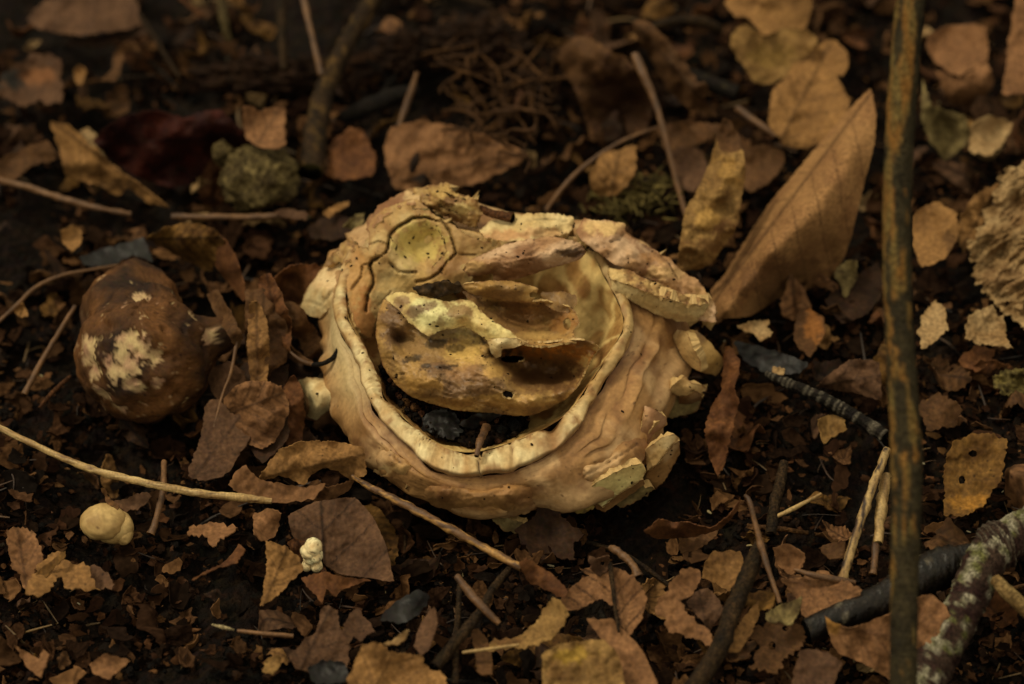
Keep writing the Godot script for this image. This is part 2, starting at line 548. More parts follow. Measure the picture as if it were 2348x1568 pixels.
# ---- a stick: a bent tube through points, with rough bark
func tube(st: Dictionary, line: PackedVector3Array, radii: Array, o := {}) -> Dictionary:
	var g := fresh()
	var off := Vector3(rng.randf(), rng.randf(), rng.randf()) * 900.0
	var per: int = o.get("per", 10)
	var sides: int = o.get("sides", 12)
	var rough: float = o.get("rough", 0.12)
	var rings := o.get("ringed", 0.0) as float
	var spine := PackedVector3Array()
	var rad := PackedFloat32Array()
	var n := line.size()
	for k in n - 1:
		var a := line[maxi(k - 1, 0)]
		var d := line[mini(k + 2, n - 1)]
		for j in per:
			var t := float(j) / per
			spine.append(line[k].cubic_interpolate(line[k + 1], a, d, t))
			rad.append(lerpf(radii[k], radii[k + 1], t))
	spine.append(line[n - 1])
	rad.append(radii[n - 1])
	var side := Vector3.UP.cross(spine[1] - spine[0]).normalized()
	if side.length() < 0.5: side = Vector3.RIGHT
	var walked := 0.0
	var m := spine.size()
	for k in m:
		var along := (spine[mini(k + 1, m - 1)] - spine[maxi(k - 1, 0)]).normalized()
		side = (side - along * side.dot(along)).normalized()
		var up := along.cross(side)
		if k: walked += spine[k].distance_to(spine[k - 1])
		for j in sides:
			var ang := TAU * j / sides
			var dir := side * cos(ang) + up * sin(ang)
			var r := rad[k] * PX
			var p := spine[k] + dir * r
			r *= 1.0 + rough * 2.0 * n_mid.get_noise_3dv(p * 260.0 + off) + rough * n_fine.get_noise_3dv(p * 900.0 + off)
			if rings > 0.0: r *= 1.0 + 0.06 * sin(walked * 1000.0 / rings * TAU)
			p = spine[k] + dir * r
			g.p.append(p)
			g.n.append(dir)
			var c: Color = paint(st, Vector3(ang * rad[k] * PX, walked * 0.35, 0) if o.get("long", true) else p, off)
			if o.has("patch"):
				var q := Vector3(cos(ang) * 0.9, walked * o.get("pf", 130.0), sin(ang) * 0.9)
				var f := clampf((n_mid.get_noise_3dv(q + off) * 1.5 + o.bias + o.get("grow", 0.0) * minf(walked * 1000.0, 150.0) - dir.dot(Vector3(0.8, -0.3, 0.3)) * o.get("sided", 0.22)) * 9.0, 0.0, 1.0)
				if walked > o.get("patch_from", 0.0): c = c.lerp((o.patch as Color).lerp(o.patch2, clampf(0.5 + 1.6 * n_mid.get_noise_3dv(q * 1.7 - off), 0, 1)), f)
			if rings > 0.0 and o.has("ring_color"):
				c = c.lerp(o.ring_color, clampf(sin(walked * 1000.0 / rings * TAU) * 2.0 - 0.9 + n_fine.get_noise_3dv(p * 700.0), 0.0, 0.8))
			g.c.append(c)
	for k in m - 1:
		for j in sides:
			var a := k * sides + j
			var b := k * sides + (j + 1) % sides
			g.i.append_array(PackedInt32Array([a, b, a + sides, b, b + sides, a + sides]))
	# smooth normals from the faces
	smooth(g)
	var endc: Color = o.get("end", st.a)
	for e in [0, m - 1]:
		var s: int = g.p.size()
		var dir := (spine[1] - spine[0]).normalized() * -1.0 if e == 0 else (spine[m - 1] - spine[m - 2]).normalized()
		g.p.append(spine[e] + dir * rad[e] * PX * 0.15)
		g.n.append(dir)
		g.c.append(Color(endc.r * 0.6, endc.g * 0.6, endc.b * 0.6))
		for j in sides:
			g.p.append(g.p[e * sides + j])
			g.n.append(dir)
			g.c.append(endc)
		for j in sides:
			var a: int = s + 1 + j
			var b: int = s + 1 + (j + 1) % sides
			g.i.append_array(PackedInt32Array([s, b, a] if e == 0 else [s, a, b]))
	return g

func smooth(g: Dictionary) -> void:
	var ns := PackedVector3Array()
	ns.resize(g.p.size())
	for k in range(0, g.i.size(), 3):
		var a: int = g.i[k]
		var b: int = g.i[k + 1]
		var c: int = g.i[k + 2]
		var f: Vector3 = (g.p[c] - g.p[a]).cross(g.p[b] - g.p[a])
		ns[a] += f
		ns[b] += f
		ns[c] += f
	var turned := 0.0
	for k in ns.size(): turned += ns[k].normalized().dot(g.n[k])
	if turned < 0.0:
		for k in range(0, g.i.size(), 3):
			var t: int = g.i[k + 1]
			g.i[k + 1] = g.i[k + 2]
			g.i[k + 2] = t
		for k in ns.size(): ns[k] = -ns[k]
	for k in ns.size():
		if ns[k].length_squared() > 0.0: g.n[k] = ns[k].normalized()

func path(pts: Array) -> PackedVector3Array:
	var line := PackedVector3Array()
	for k in range(0, pts.size(), 3): line.append(at(pts[k], pts[k + 1], pts[k + 2] + 1.0))
	return line

func stick(called: String, label: String, category: String, style: String, pts: Array, radii: Array, o := {}) -> MeshInstance3D:
	var all := radii.duplicate()
	while all.size() < pts.size() / 3: all.append(radii[-1])
	if radii.size() == 2:
		for k in all.size(): all[k] = lerpf(radii[0], radii[1], float(k) / (all.size() - 1))
	var g := tube(S[style], path(pts), all, o)
	var m: Material = M.straw if style in ["straw", "stem"] else (M.wet_bark if o.get("gloss", false) else M.bark)
	var node := commit(g, called, m)
	tag(node, label, category, o.get("group", ""))
	return node

# ---- a lump: a ball pushed about by noise
func lump(st: Dictionary, mid: Vector3, size: Vector3, rough: float, freq: float, nu := 40, nv := 24) -> Dictionary:
	var g := fresh()
	var off := Vector3(rng.randf(), rng.randf(), rng.randf()) * 90.0
	for b in nv + 1:
		for a in nu:
			var th := PI * b / nv
			var ph := TAU * a / nu
			var d := Vector3(sin(th) * cos(ph), cos(th), sin(th) * sin(ph))
			var r := 1.0 + rough * 1.8 * n_mid.get_noise_3dv(d * freq + off) + rough * 0.7 * n_fine.get_noise_3dv(d * freq * 3.0 + off)
			var p := mid + d * size * r
			g.p.append(p)
			g.n.append(d)
			g.c.append(paint(st, p, off))
	grid(g, nu, nv)
	smooth(g)
	return g

func grid(g: Dictionary, nu: int, nv: int, closed := true) -> void:
	for b in nv:
		for a in nu if closed else nu - 1:
			var p := b * nu + a
			var q := b * nu + (a + 1) % nu
			g.i.append_array(PackedInt32Array([p, q, p + nu, q, q + nu, p + nu]))

# ---- the ground
func soil_height(x: float, z: float) -> float:
	var p := Vector2(x, z)
	var h := -0.0065 + 0.0085 * n_mid.get_noise_2d(x * 14.0, z * 14.0) + 0.0022 * n_fine.get_noise_2d(x * 150.0, z * 160.0)
	h += 0.012 * n_low.get_noise_2d(x * 6.0 + 40.0, z * 6.0)
	h -= 0.006 * exp(-(p - Vector2(0.0, 0.01)).length_squared() / 0.003)
	h += 0.02 * smoothstep(-0.12, -0.3, z)
	return h

func build_ground() -> void:
	var g := fresh()
	var n := 320
	for b in n + 1:
		for a in n + 1:
			var s := 2.0 * a / n - 1.0
			var t := 2.0 * b / n - 1.0
			var x := 0.34 * s + 22.0 * s ** 11
			var z := 0.34 * t + 22.0 * t ** 11
			var p := Vector3(x, soil_height(x, z), z)
			g.p.append(p)
			g.n.append(Vector3.UP)
			g.c.append(paint(S.soil, p, Vector3.ZERO))
	grid(g, n + 1, n, false)
	smooth(g)
	tag(commit(g, "ground", M.soil), "dark damp humus of the forest floor", "ground", "", "structure")

# ---- the split puffball
# nineteen stations round the cup; each: outline, outer edge of the torn rim, its inner edge, inner wall, floor (u, v, height mm)
var cup := [
	[800, 565, 22, 838, 556, 35, 850, 570, 36, 880, 640, 26, 960, 720, 14],
	[742, 650, 20, 783, 640, 33, 808, 640, 33, 850, 690, 22, 950, 740, 12],
	[742, 740, 14, 769, 717, 30, 795, 717, 31, 845, 745, 18, 940, 770, 10],
	[755, 840, 12, 806, 790, 29, 828, 786, 29.5, 850, 800, 17, 940, 800, 9],
	[760, 930, 10, 836, 872, 27, 866, 868, 27, 885, 860, 15, 960, 840, 8],
	[806, 1020, 8, 858, 930, 25.5, 889, 920, 25.5, 905, 905, 14, 980, 860, 8],
	[858, 1080, 7, 930, 1004, 24, 955, 985, 24, 965, 960, 13, 1020, 890, 8],
	[945, 1132, 6, 998, 1066, 23, 1012, 1024, 23, 1020, 995, 12, 1070, 900, 8],
	[1090, 1184, 5, 1094, 1078, 23, 1090, 1036, 23, 1095, 1005, 12, 1110, 910, 8],
	[1215, 1165, 5, 1199, 1055, 23, 1206, 1001, 24, 1195, 985, 13, 1170, 900, 8],
	[1330, 1172, 5, 1307, 988, 25, 1294, 953, 25.5, 1270, 945, 14, 1220, 880, 8],
	[1478, 1080, 6, 1366, 897, 27, 1344, 889, 27.5, 1315, 890, 16, 1240, 850, 9],
	[1558, 900, 8, 1432, 797, 29, 1409, 790, 30, 1360, 810, 19, 1260, 820, 10],
	[1572, 760, 10, 1450, 730, 31, 1428, 730, 31.5, 1370, 750, 22, 1260, 790, 11],
	[1560, 650, 18, 1402, 630, 35, 1386, 638, 35, 1320, 690, 25, 1240, 760, 12],
	[1420, 545, 24, 1342, 552, 38, 1330, 562, 38, 1270, 650, 27, 1180, 730, 13],
	[1200, 500, 26, 1166, 545, 39, 1162, 557, 39, 1150, 640, 27, 1110, 720, 14],
	[1020, 470, 26, 1036, 525, 39, 1040, 545, 38, 1020, 630, 27, 1030, 710, 14],
	[890, 500, 24, 900, 510, 38, 905, 520, 38, 920, 640, 26, 990, 710, 14]]

func cup_point(ring: PackedVector3Array, t: float) -> Vector3:
	var n := ring.size()
	var k := int(t) % n
	return ring[k].cubic_interpolate(ring[(k + 1) % n], ring[(k + n - 1) % n], ring[(k + 2) % n], t - floorf(t))

func build_puffball() -> void:
	var root := thing("puffball_mushroom", "large split-open tan puffball mushroom with torn cream rim and collapsed inner skin", "mushroom", at(1150, 850, 0))
	var rings := []
	for r in 7: rings.append(PackedVector3Array())
	for s in cup:
		var p1 := at(s[0], s[1], s[2])
		var p3 := at(s[3], s[4], s[5])
		var c0 := at(1150, 850, 0)
		var r0 := p1.lerp(c0, 0.36)
		r0.y = -0.004
		rings[0].append(r0)
		rings[1].append(p1)
		rings[2].append(at((s[0] + s[3]) * 0.5, (s[1] + s[4]) * 0.5, s[2] + 0.68 * (s[5] - s[2])))
		rings[3].append(p3 + (p3 - at(s[6], s[7], s[8])) * 0.22)
		rings[4].append(at(s[6], s[7], s[8]))
		rings[5].append(at(s[9], s[10], s[11]))
		rings[6].append(at(s[12], s[13], s[14]))
	var n := 456
	var hub := at(1110, 810, 18)
	rings.append(PackedVector3Array())
	for k in cup.size():
		var lip: Vector3 = rings[3][k].lerp(rings[4][k], 0.22)
		lip.y -= 0.0026
		rings[7].append(lip)
	var specs := [["outer_wall", [0, 1, 2, 7], 66, "wall"], ["torn_rim", [7, 3, 4], 16, "cream"], ["inner_wall", [4, 5, 6], 30, "ochre"]]
	for sp in specs:
		var g := fresh()
		var list: Array = sp[1]
		var steps: int = sp[2]
		for b in steps + 1:
			var f := float(b) / steps * (list.size() - 1)
			var k := mini(int(f), list.size() - 2)
			var t := f - k
			for a in n:
				var w := float(a) / n * cup.size()
				var pa := cup_point(rings[list[k]], w)
				var pb := cup_point(rings[list[k + 1]], w)
				var pp := cup_point(rings[list[maxi(k - 1, 0)]], w)
				var pn := cup_point(rings[list[mini(k + 2, list.size() - 1)]], w)
				var p := pa.lerp(pb, t) if sp[0] == "torn_rim" else pa.cubic_interpolate(pb, pp, pn, t)
				var out := (p - hub).normalized()
				var q := p * 1000.0
				var c: Color
				if sp[0] == "outer_wall":
					var right := smoothstep(9.6, 11.0, w) * smoothstep(14.2, 13.0, w)
					var warpn := n_low.get_noise_3dv(q * 0.05) * 1.2
					var fold := 0.0
					for rf in [1.5, 1.98, 2.2, 2.62]:
						var drift: float = f - rf - 0.2 * warpn - 0.26 * n_mid.get_noise_2d(w * 0.45, rf * 7.0)
						var here := clampf(0.55 + 1.3 * n_low.get_noise_2d(w * 0.7, rf * 19.0), 0.0, 1.2)
						fold += here * (exp(-(drift / 0.11) ** 2) - 0.8 * exp(-((drift - 0.17) / 0.06) ** 2))
					var crease := exp(-((f - 2.35 + 0.10 * (w - 4.5) + 0.22 * n_low.get_noise_3dv(q * 0.07)) / 0.07) ** 2) * smoothstep(2.6, 3.4, w) * smoothstep(7.2, 6.2, w)
					var side_fold := crease
					var amp := 0.0011 * right * smoothstep(0.95, 1.5, f) * smoothstep(2.9, 2.4, f) 
					p += out * (amp * fold - 0.0012 * crease + 0.0013 * n_low.get_noise_3dv(q * 0.055) + 0.00012 * n_fine.get_noise_3dv(q * 0.7))
					var torn := n_mid.get_noise_2d(w * 0.45, 7.0) * 1.6 + 0.5 * n_fine.get_noise_2d(w * 1.6, 2.0)
					p += Vector3(out.x, 0, out.z) * 0.0026 * torn * exp(-((f - 1.0) / 0.45) ** 2)
					p.y += 0.0022 * torn * exp(-((f - 1.0) / 0.4) ** 2)
					# notch in the lower edge, left of the bottom lobes
					c = paint(S.wall, p, Vector3(20, 0, 0))
					var line := clampf(-fold * 0.9 + 0.4 * n_fine.get_noise_3dv(q * 0.3), 0.0, 1.0)
					c = c.lerp(C(132, 84, 52), line * 0.45 * right + 0.55 * crease)
					var fibre := n_mid.get_noise_2d(w * 1.3 + 40.0, f * 16.0 + warpn * 2.0)
					p += out * 0.00012 * fibre
					c = c.lerp(C(108, 74, 44), clampf(fibre * 1.4 - 0.3, 0.0, 0.28))
					c = c.lerp(C(92, 58, 34), 0.7 * smoothstep(2.72, 2.98, f + 0.12 * n_mid.get_noise_3dv(q * 0.2)))
					c = c.lerp(C(206, 190, 142), 0.55 * smoothstep(5.2, 3.4, w) * smoothstep(1.0, 2.0, w) * smoothstep(1.2, 2.2, f))
					c = c.lerp(C(150, 108, 58), 0.5 * smoothstep(1.5, 0.9, f))
				elif sp[0] == "torn_rim":
					if k == 0: t = 0.0
					var stri := n_fine.get_noise_2d(w * 26.0, 3.0) + 0.6 * n_fine.get_noise_2d(w * 70.0, t * 1.2)
					p.y += 0.0011 * sin(t * PI) + 0.0003 * stri * sin(t * PI) + 0.0008 * n_mid.get_noise_3dv(q * 0.12) - 0.0022 * exp(-((w - 9.62) / 0.2) ** 2) * sin(minf(t + 0.3, 1.0) * PI * 0.5)
					p += Vector3(out.x, 0, out.z) * 0.0011 * n_low.get_noise_3dv(q * 0.10 + Vector3(9, 9, 9))
					c = paint(S.white, p, Vector3(50, 0, 0))
					var k2 := 1.0 - 0.16 * clampf(stri * 1.4, 0.0, 1.0)
					c = Color(c.r * k2, c.g * k2, c.b * k2)
					if k == 0: c = c.lerp(C(150, 106, 60), 0.7)
					c = c.lerp(C(120, 78, 42), 0.75 * smoothstep(0.86, 1.0, t + 0.25 * n_fine.get_noise_2d(w * 14.0, 1.0)))
					var gone := clampf(n_mid.get_noise_2d(w * 0.9 + 31.0, 2.0) * 3.0 - 0.35, 0.0, 1.0)
					c = c.lerp(C(166, 126, 74), 0.7 * gone)
					c = c.lerp(C(138, 98, 58), 0.9 * exp(-((w - 9.62) / 0.26) ** 2))
					c = c.lerp(C(176, 142, 88), 0.6 * smoothstep(9.9, 11.0, w))
					for wc in [0.7, 1.6, 2.7, 3.25, 4.1, 4.9, 5.6, 6.35, 6.9, 7.4, 8.7, 9.1, 10.2, 10.9, 11.7, 12.6]:
						var ck := exp(-((w - wc + 0.06 * sin(t * 4.0 + wc * 9.0)) / 0.016) ** 2) * clampf(sin(wc * 37.0) * 0.8 + 0.5, 0.1, 1.0) * smoothstep(0.0, 0.6, t if sin(wc * 11.0) > 0.0 else 1.0 - t)
						p.y -= 0.0009 * ck
						c = c.lerp(C(112, 74, 42), 0.65 * ck)
					c = c.lerp(C(132, 92, 52), 0.7 * clampf(n_mid.get_noise_3dv(q * 0.16 + Vector3(60, 2, 2)) * 3.0 - 0.5, 0.0, 1.0))
					if k == 1: c = c.lerp(C(140, 98, 56), 0.6 * smoothstep(0.16, 0.0, t))
					var crack := exp(-((w - 8.08 + 0.05 * sin(t * 5.0)) / 0.02) ** 2)
					p.y -= 0.0016 * crack
					c = c.lerp(C(70, 40, 22), 0.85 * crack)
				else:
					p += (hub - p).normalized() * (0.0012 * n_mid.get_noise_3dv(q * 0.11) + 0.0003 * n_fine.get_noise_3dv(q * 0.8)) * minf(1.0, f * 4.0)
					c = paint(S.ochre, p, Vector3(80, 0, 0))
					var net := absf(n_low.get_noise_3dv(q * 0.055 + Vector3(3, 8, 1)))
					c = c.lerp(C(222, 192, 126), 0.8 * (1.0 - smoothstep(0.04, 0.16, net)))
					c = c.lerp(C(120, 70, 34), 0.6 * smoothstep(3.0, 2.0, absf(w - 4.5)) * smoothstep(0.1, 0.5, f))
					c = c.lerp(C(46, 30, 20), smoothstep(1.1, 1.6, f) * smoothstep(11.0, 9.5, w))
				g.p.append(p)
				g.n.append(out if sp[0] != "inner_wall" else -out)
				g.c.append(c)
		grid(g, n, steps)
		smooth(g)
		if sp[0] != "inner_wall":
			for k in 34: perch.append(g.p[n * 8 + rng.randi() % (g.p.size() - n * 8)] if sp[0] == "outer_wall" else g.p[n * 8 + rng.randi() % (g.p.size() - n * 8)])
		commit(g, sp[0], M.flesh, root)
	puffball_skin(root)
	puffball_plates(root)
	cup_filling()
	var mm := MultiMesh.new()
	mm.transform_format = MultiMesh.TRANSFORM_3D
	mm.mesh = bare(lump(S.dark, Vector3.ZERO, Vector3(0.001, 0.0006, 0.0006), 0.4, 1.5, 9, 6), M.soil)
	mm.instance_count = perch.size()
	for k in perch.size():
		var s := lerpf(0.1, 0.62, rng.randf() ** 3.0)
		mm.set_instance_transform(k, Transform3D(Basis(Vector3(rng.randfn(), rng.randfn(), rng.randfn()).normalized(), rng.randf() * TAU).scaled(Vector3.ONE * s), perch[k] + Vector3(0, 0.0001, 0)))
	var specks := MultiMeshInstance3D.new()
	specks.name = "soil_specks"
	specks.multimesh = mm
	add_child(specks)
	tag(specks, "tiny dark specks of soil sprinkled over the puffball", "soil", "", "stuff")

func piece(root: Node3D, called: String, style: String, pts: Array, o: Dictionary, label := "", m: Material = null) -> MeshInstance3D:
	if not o.has("sp"): o.sp = 4.5
	if not o.has("jag"): o.jag = 2.0
	if not o.has("warp"): o.warp = 0.35
	if not o.has("crump"): o.crump = 0.22
	if called in ["torn_lobe", "wall_plate"] and not o.has("soft"): o.soft = 0.12
	if not o.has("rim"): o.rim = C(112, 74, 42)
	if not o.has("wall"): o.wall = C(186, 156, 104)
	var g := sheet(S[style], pts, o)
	for k in g.p.size() / 260: perch.append(g.p[rng.randi() % (g.p.size() / 3)])
	var node := commit(g, called, m if m else M.flesh, root)
	if label: node.set_meta("label", label)
	return node

func puffball_skin(root: Node3D) -> void:
	var cracks := [
		[3.4, 2.0, 0.75, 1005, 508, 975, 498, 949, 500, 912, 519, 893, 539, 889, 572, 878, 585, 853, 598, 847, 609, 855, 631, 855, 651, 843, 676, 838, 712],
		[3.0, 1.5, 0.65, 1012, 505, 1030, 530, 1038, 555, 1045, 581, 1022, 603, 1007, 626, 982, 641, 955, 646],
		[2.6, 1.0, 0.5, 890, 600, 902, 613, 914, 624, 955, 624],
		[2.6, 0.7, 0.5, 1046, 583, 1090, 585],
		[2.8, 0.8, 0.5, 850, 604, 831, 608, 828, 634, 806, 664],
		[2.6, 0.7, 0.5, 889, 560, 868, 553, 850, 560],
		[2.4, 0.6, 0.45, 868, 700, 884, 685, 897, 668]]
	piece(root, "cracked_inner_plate", "plate", [
		790, 640, 33, 783, 610, 34.5, 800, 572, 37, 816, 560, 38, 846, 572, 40, 843, 540, 41, 852, 500, 42.5, 880, 478, 43.5, 920, 462, 44, 950, 456, 44.5, 978, 475, 44.5, 996, 495, 43.5,
		1034, 512, 43, 1062, 536, 42.5, 1105, 552, 41.5, 1160, 560, 40.5, 1130, 580, 38.5, 1072, 612, 37, 1084, 640, 34, 1060, 652, 32.5, 1000, 668, 30.5, 930, 676, 29.5, 892, 696, 28, 862, 730, 26, 850, 775, 23, 826, 762, 27.5, 806, 720, 31],
		{"sp": 3.2, "th": 2.2, "jag": 2.5, "warp": 0.3, "crump": 0.14, "grooves": cracks,
		"ctrl": [962, 560, 35.2, 905, 560, 40.6, 950, 512, 42.6, 1008, 530, 41.2, 1030, 582, 38.6, 992, 622, 34.6, 930, 618, 36, 905, 530, 41.5, 925, 560, 37.6, 990, 545, 36.8, 965, 590, 34.2, 840, 640, 34.2, 832, 690, 31, 880, 640, 33, 1060, 590, 37.4],
		"blobs": [[962, 556, 52, 44, C(196, 178, 102), 0.7], [822, 640, 34, 70, C(176, 128, 70), 0.6], [860, 480, 30, 30, C(150, 104, 60), 0.5], [838, 730, 22, 60, C(150, 96, 48), 0.7], [940, 650, 60, 22, C(205, 168, 100), 0.5]]})
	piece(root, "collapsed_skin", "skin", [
		880, 686, 33, 866, 718, 31, 861, 760, 29, 867, 802, 28, 878, 839, 27, 902, 876, 26, 936, 906, 25, 983, 924, 24, 1033, 938, 23.5, 1084, 945, 23, 1130, 947, 22.5, 1175, 953, 22.5, 1216, 952, 22.5, 1250, 941, 23, 1277, 926, 24,
		1304, 911, 25, 1328, 875, 27, 1345, 840, 29, 1362, 812, 32, 1374, 797, 34, 1359, 782, 36, 1323, 780, 36.5, 1292, 780, 35.5, 1255, 786, 34.5, 1208, 786, 34, 1165, 784, 34, 1135, 790, 31.5, 1108, 768, 31, 1070, 738, 31, 1015, 728, 32, 965, 722, 33, 930, 712, 34, 898, 692, 34.5],
		{"sp": 3.4, "th": 0.6, "jag": 1.2, "warp": 0.8, "crump": 0.4, "wr": [0.45, 14],
		"ctrl": [892, 740, 34.5, 900, 790, 34.5, 950, 850, 34.6, 1020, 880, 33.4, 1100, 890, 31.6, 1180, 928, 29.6, 1250, 918, 28.8, 1060, 915, 29.5, 960, 895, 29.5, 1205, 866, 16, 1275, 868, 17, 1312, 846, 22, 1120, 836, 34.4, 1160, 866, 33.6, 1225, 903, 31.8, 1288, 899, 29.6, 1230, 840, 15, 1290, 842, 18,
		1160, 812, 20, 1190, 814, 18, 1240, 812, 23, 1290, 812, 28, 1340, 806, 32.5, 1050, 792, 31.4, 1000, 795, 33.4, 921, 752, 34, 911, 779, 26, 1070, 830, 33.6],
		"holes": [[1165, 905, 16, 11], [908, 861, 4, 5], [1133, 887, 3, 3], [1176, 823, 30, 8]],
		"blobs": [[911, 779, 24, 20, C(34, 24, 16), 0.95], [1168, 812, 60, 16, C(56, 36, 22), 0.85], [1098, 784, 20, 7, C(40, 28, 18), 0.9], [1030, 764, 60, 14, C(178, 160, 92), 0.6], [1270, 812, 90, 24, C(196, 122, 38), 0.85], [1320, 800, 40, 24, C(96, 60, 30), 0.7], [1000, 800, 70, 22, C(140, 108, 64), 0.7], [985, 830, 40, 16, C(96, 66, 40), 0.5], [1060, 850, 50, 20, C(150, 112, 74), 0.6], [900, 730, 22, 34, C(112, 86, 62), 0.9], [1250, 850, 80, 40, C(136, 100, 60), 0.75], [960, 780, 90, 40, C(146, 116, 74), 0.7], [1060, 800, 40, 26, C(206, 172, 96), 0.6], [1000, 790, 34, 10, C(52, 40, 20), 0.7], [1300, 870, 40, 30, C(110, 74, 42), 0.6], [1240, 862, 84, 27, C(98, 70, 42), 0.8], [1180, 918, 100, 13, C(196, 158, 92), 0.6], [960, 880, 60, 14, C(190, 146, 76), 0.5], [942, 822, 20, 9, C(46, 34, 20), 0.85], [975, 838, 14, 5, C(50, 36, 22), 0.8], [1012, 842, 22, 6, C(56, 40, 24), 0.8], [1045, 838, 12, 4, C(54, 38, 24), 0.8], [1005, 786, 30, 9, C(44, 32, 16), 0.85], [1042, 797, 22, 8, C(60, 44, 22), 0.8], [900, 770, 22, 26, C(92, 66, 46), 0.7], [1100, 925, 120, 10, C(128, 88, 44), 0.5], [1130, 850, 20, 14, C(206, 164, 90), 0.5]]}, "", M.skin)  # hollow floor darkened, ridge band lightened: painted shading mixed with brown stains
	piece(root, "skin_ridge", "ridge", [
		881, 684, 36, 908, 670, 38, 943, 671, 38.5, 982, 682, 38.5, 1030, 691, 38.5, 1056, 685, 39, 1083, 689, 39, 1096, 707, 38.5, 1122, 729, 38.5, 1173, 762, 37.5, 1185, 776, 36.5, 1122, 782, 35, 1094, 765, 35, 1066, 750, 35.6, 1044, 753, 35.6, 1002, 760, 35, 985, 771, 34.5, 960, 757, 35.6, 940, 741, 36.4, 920, 718, 36.6, 901, 698, 36.6],
		{"sp": 3.6, "th": 0.7, "jag": 1.5, "ctrl": [950, 700, 40.6, 1000, 718, 40.8, 1060, 722, 41, 1110, 752, 39.4, 970, 735, 38],
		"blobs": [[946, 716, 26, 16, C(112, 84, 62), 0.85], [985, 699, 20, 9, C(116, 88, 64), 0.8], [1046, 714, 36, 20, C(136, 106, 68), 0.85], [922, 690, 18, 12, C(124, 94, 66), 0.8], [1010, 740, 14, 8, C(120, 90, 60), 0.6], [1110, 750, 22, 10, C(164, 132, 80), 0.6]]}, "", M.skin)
	piece(root, "curled_lip", "white", [1118, 780, 35.5, 1150, 774, 37.5, 1185, 776, 37, 1210, 786, 36, 1180, 797, 34.5, 1152, 802, 33, 1148, 818, 31, 1134, 822, 30, 1124, 806, 32],
		{"sp": 3.2, "th": 0.6, "jag": 1.0, "ctrl": [1150, 788, 37.4, 1138, 806, 34.4]}, "", M.skin)
	piece(root, "sunken_skin", "skin", [
		1094, 702, 37, 1078, 690, 37.5, 1060, 668, 38, 1100, 672, 37, 1157, 687, 36, 1216, 692, 36, 1250, 690, 36, 1290, 698, 35.5, 1318, 712, 35, 1328, 740, 35, 1312, 760, 35.5, 1322, 783, 36.5, 1292, 785, 36.4, 1255, 793, 35.4, 1208, 789, 35.6, 1173, 767, 36.6, 1122, 734, 37.6],
		{"sp": 3.6, "th": 0.6, "jag": 1.6, "crump": 0.4, "wr": [0.5, 18], "ctrl": [1175, 728, 26, 1230, 745, 27, 1285, 742, 31.6, 1130, 704, 30, 1240, 715, 29], "holes": [[1300, 742, 9, 15]],
		"blobs": [[1190, 735, 60, 24, C(150, 110, 66), 0.7], [1295, 740, 30, 28, C(150, 104, 52), 0.6], [1130, 720, 24, 12, C(110, 80, 52), 0.7], [1160, 697, 80, 7, C(88, 62, 40), 0.8], [1230, 770, 60, 8, C(190, 154, 92), 0.5]]}, "", M.skin)  # dark line along the top: shadow under the fold, painted into the colour
	piece(root, "skin_fold", "skin", [1056, 655, 39, 1080, 648, 41, 1115, 644, 42.5, 1171, 644, 42.5, 1215, 653, 42, 1234, 662, 41, 1228, 680, 38.5, 1216, 694, 37.5, 1157, 689, 37, 1115, 681, 37, 1075, 673, 37.6],
		{"sp": 3.4, "th": 0.6, "jag": 1.2, "wr": [0.3, 5], "ctrl": [1120, 655, 45.4, 1180, 658, 45, 1120, 672, 40], "holes": [[1222, 676, 9, 8]], "blobs": [[1150, 672, 50, 8, C(120, 88, 56), 0.5]]}, "", M.skin)
	piece(root, "skin_fold", "skin", [1240, 672, 36.5, 1290, 668, 36.5, 1320, 678, 35.5, 1325, 696, 34.5, 1302, 716, 34, 1270, 712, 34, 1244, 694, 35],
		{"sp": 3.4, "th": 0.35, "jag": 2.2, "ctrl": [1285, 690, 36.4]}, "", M.skin)

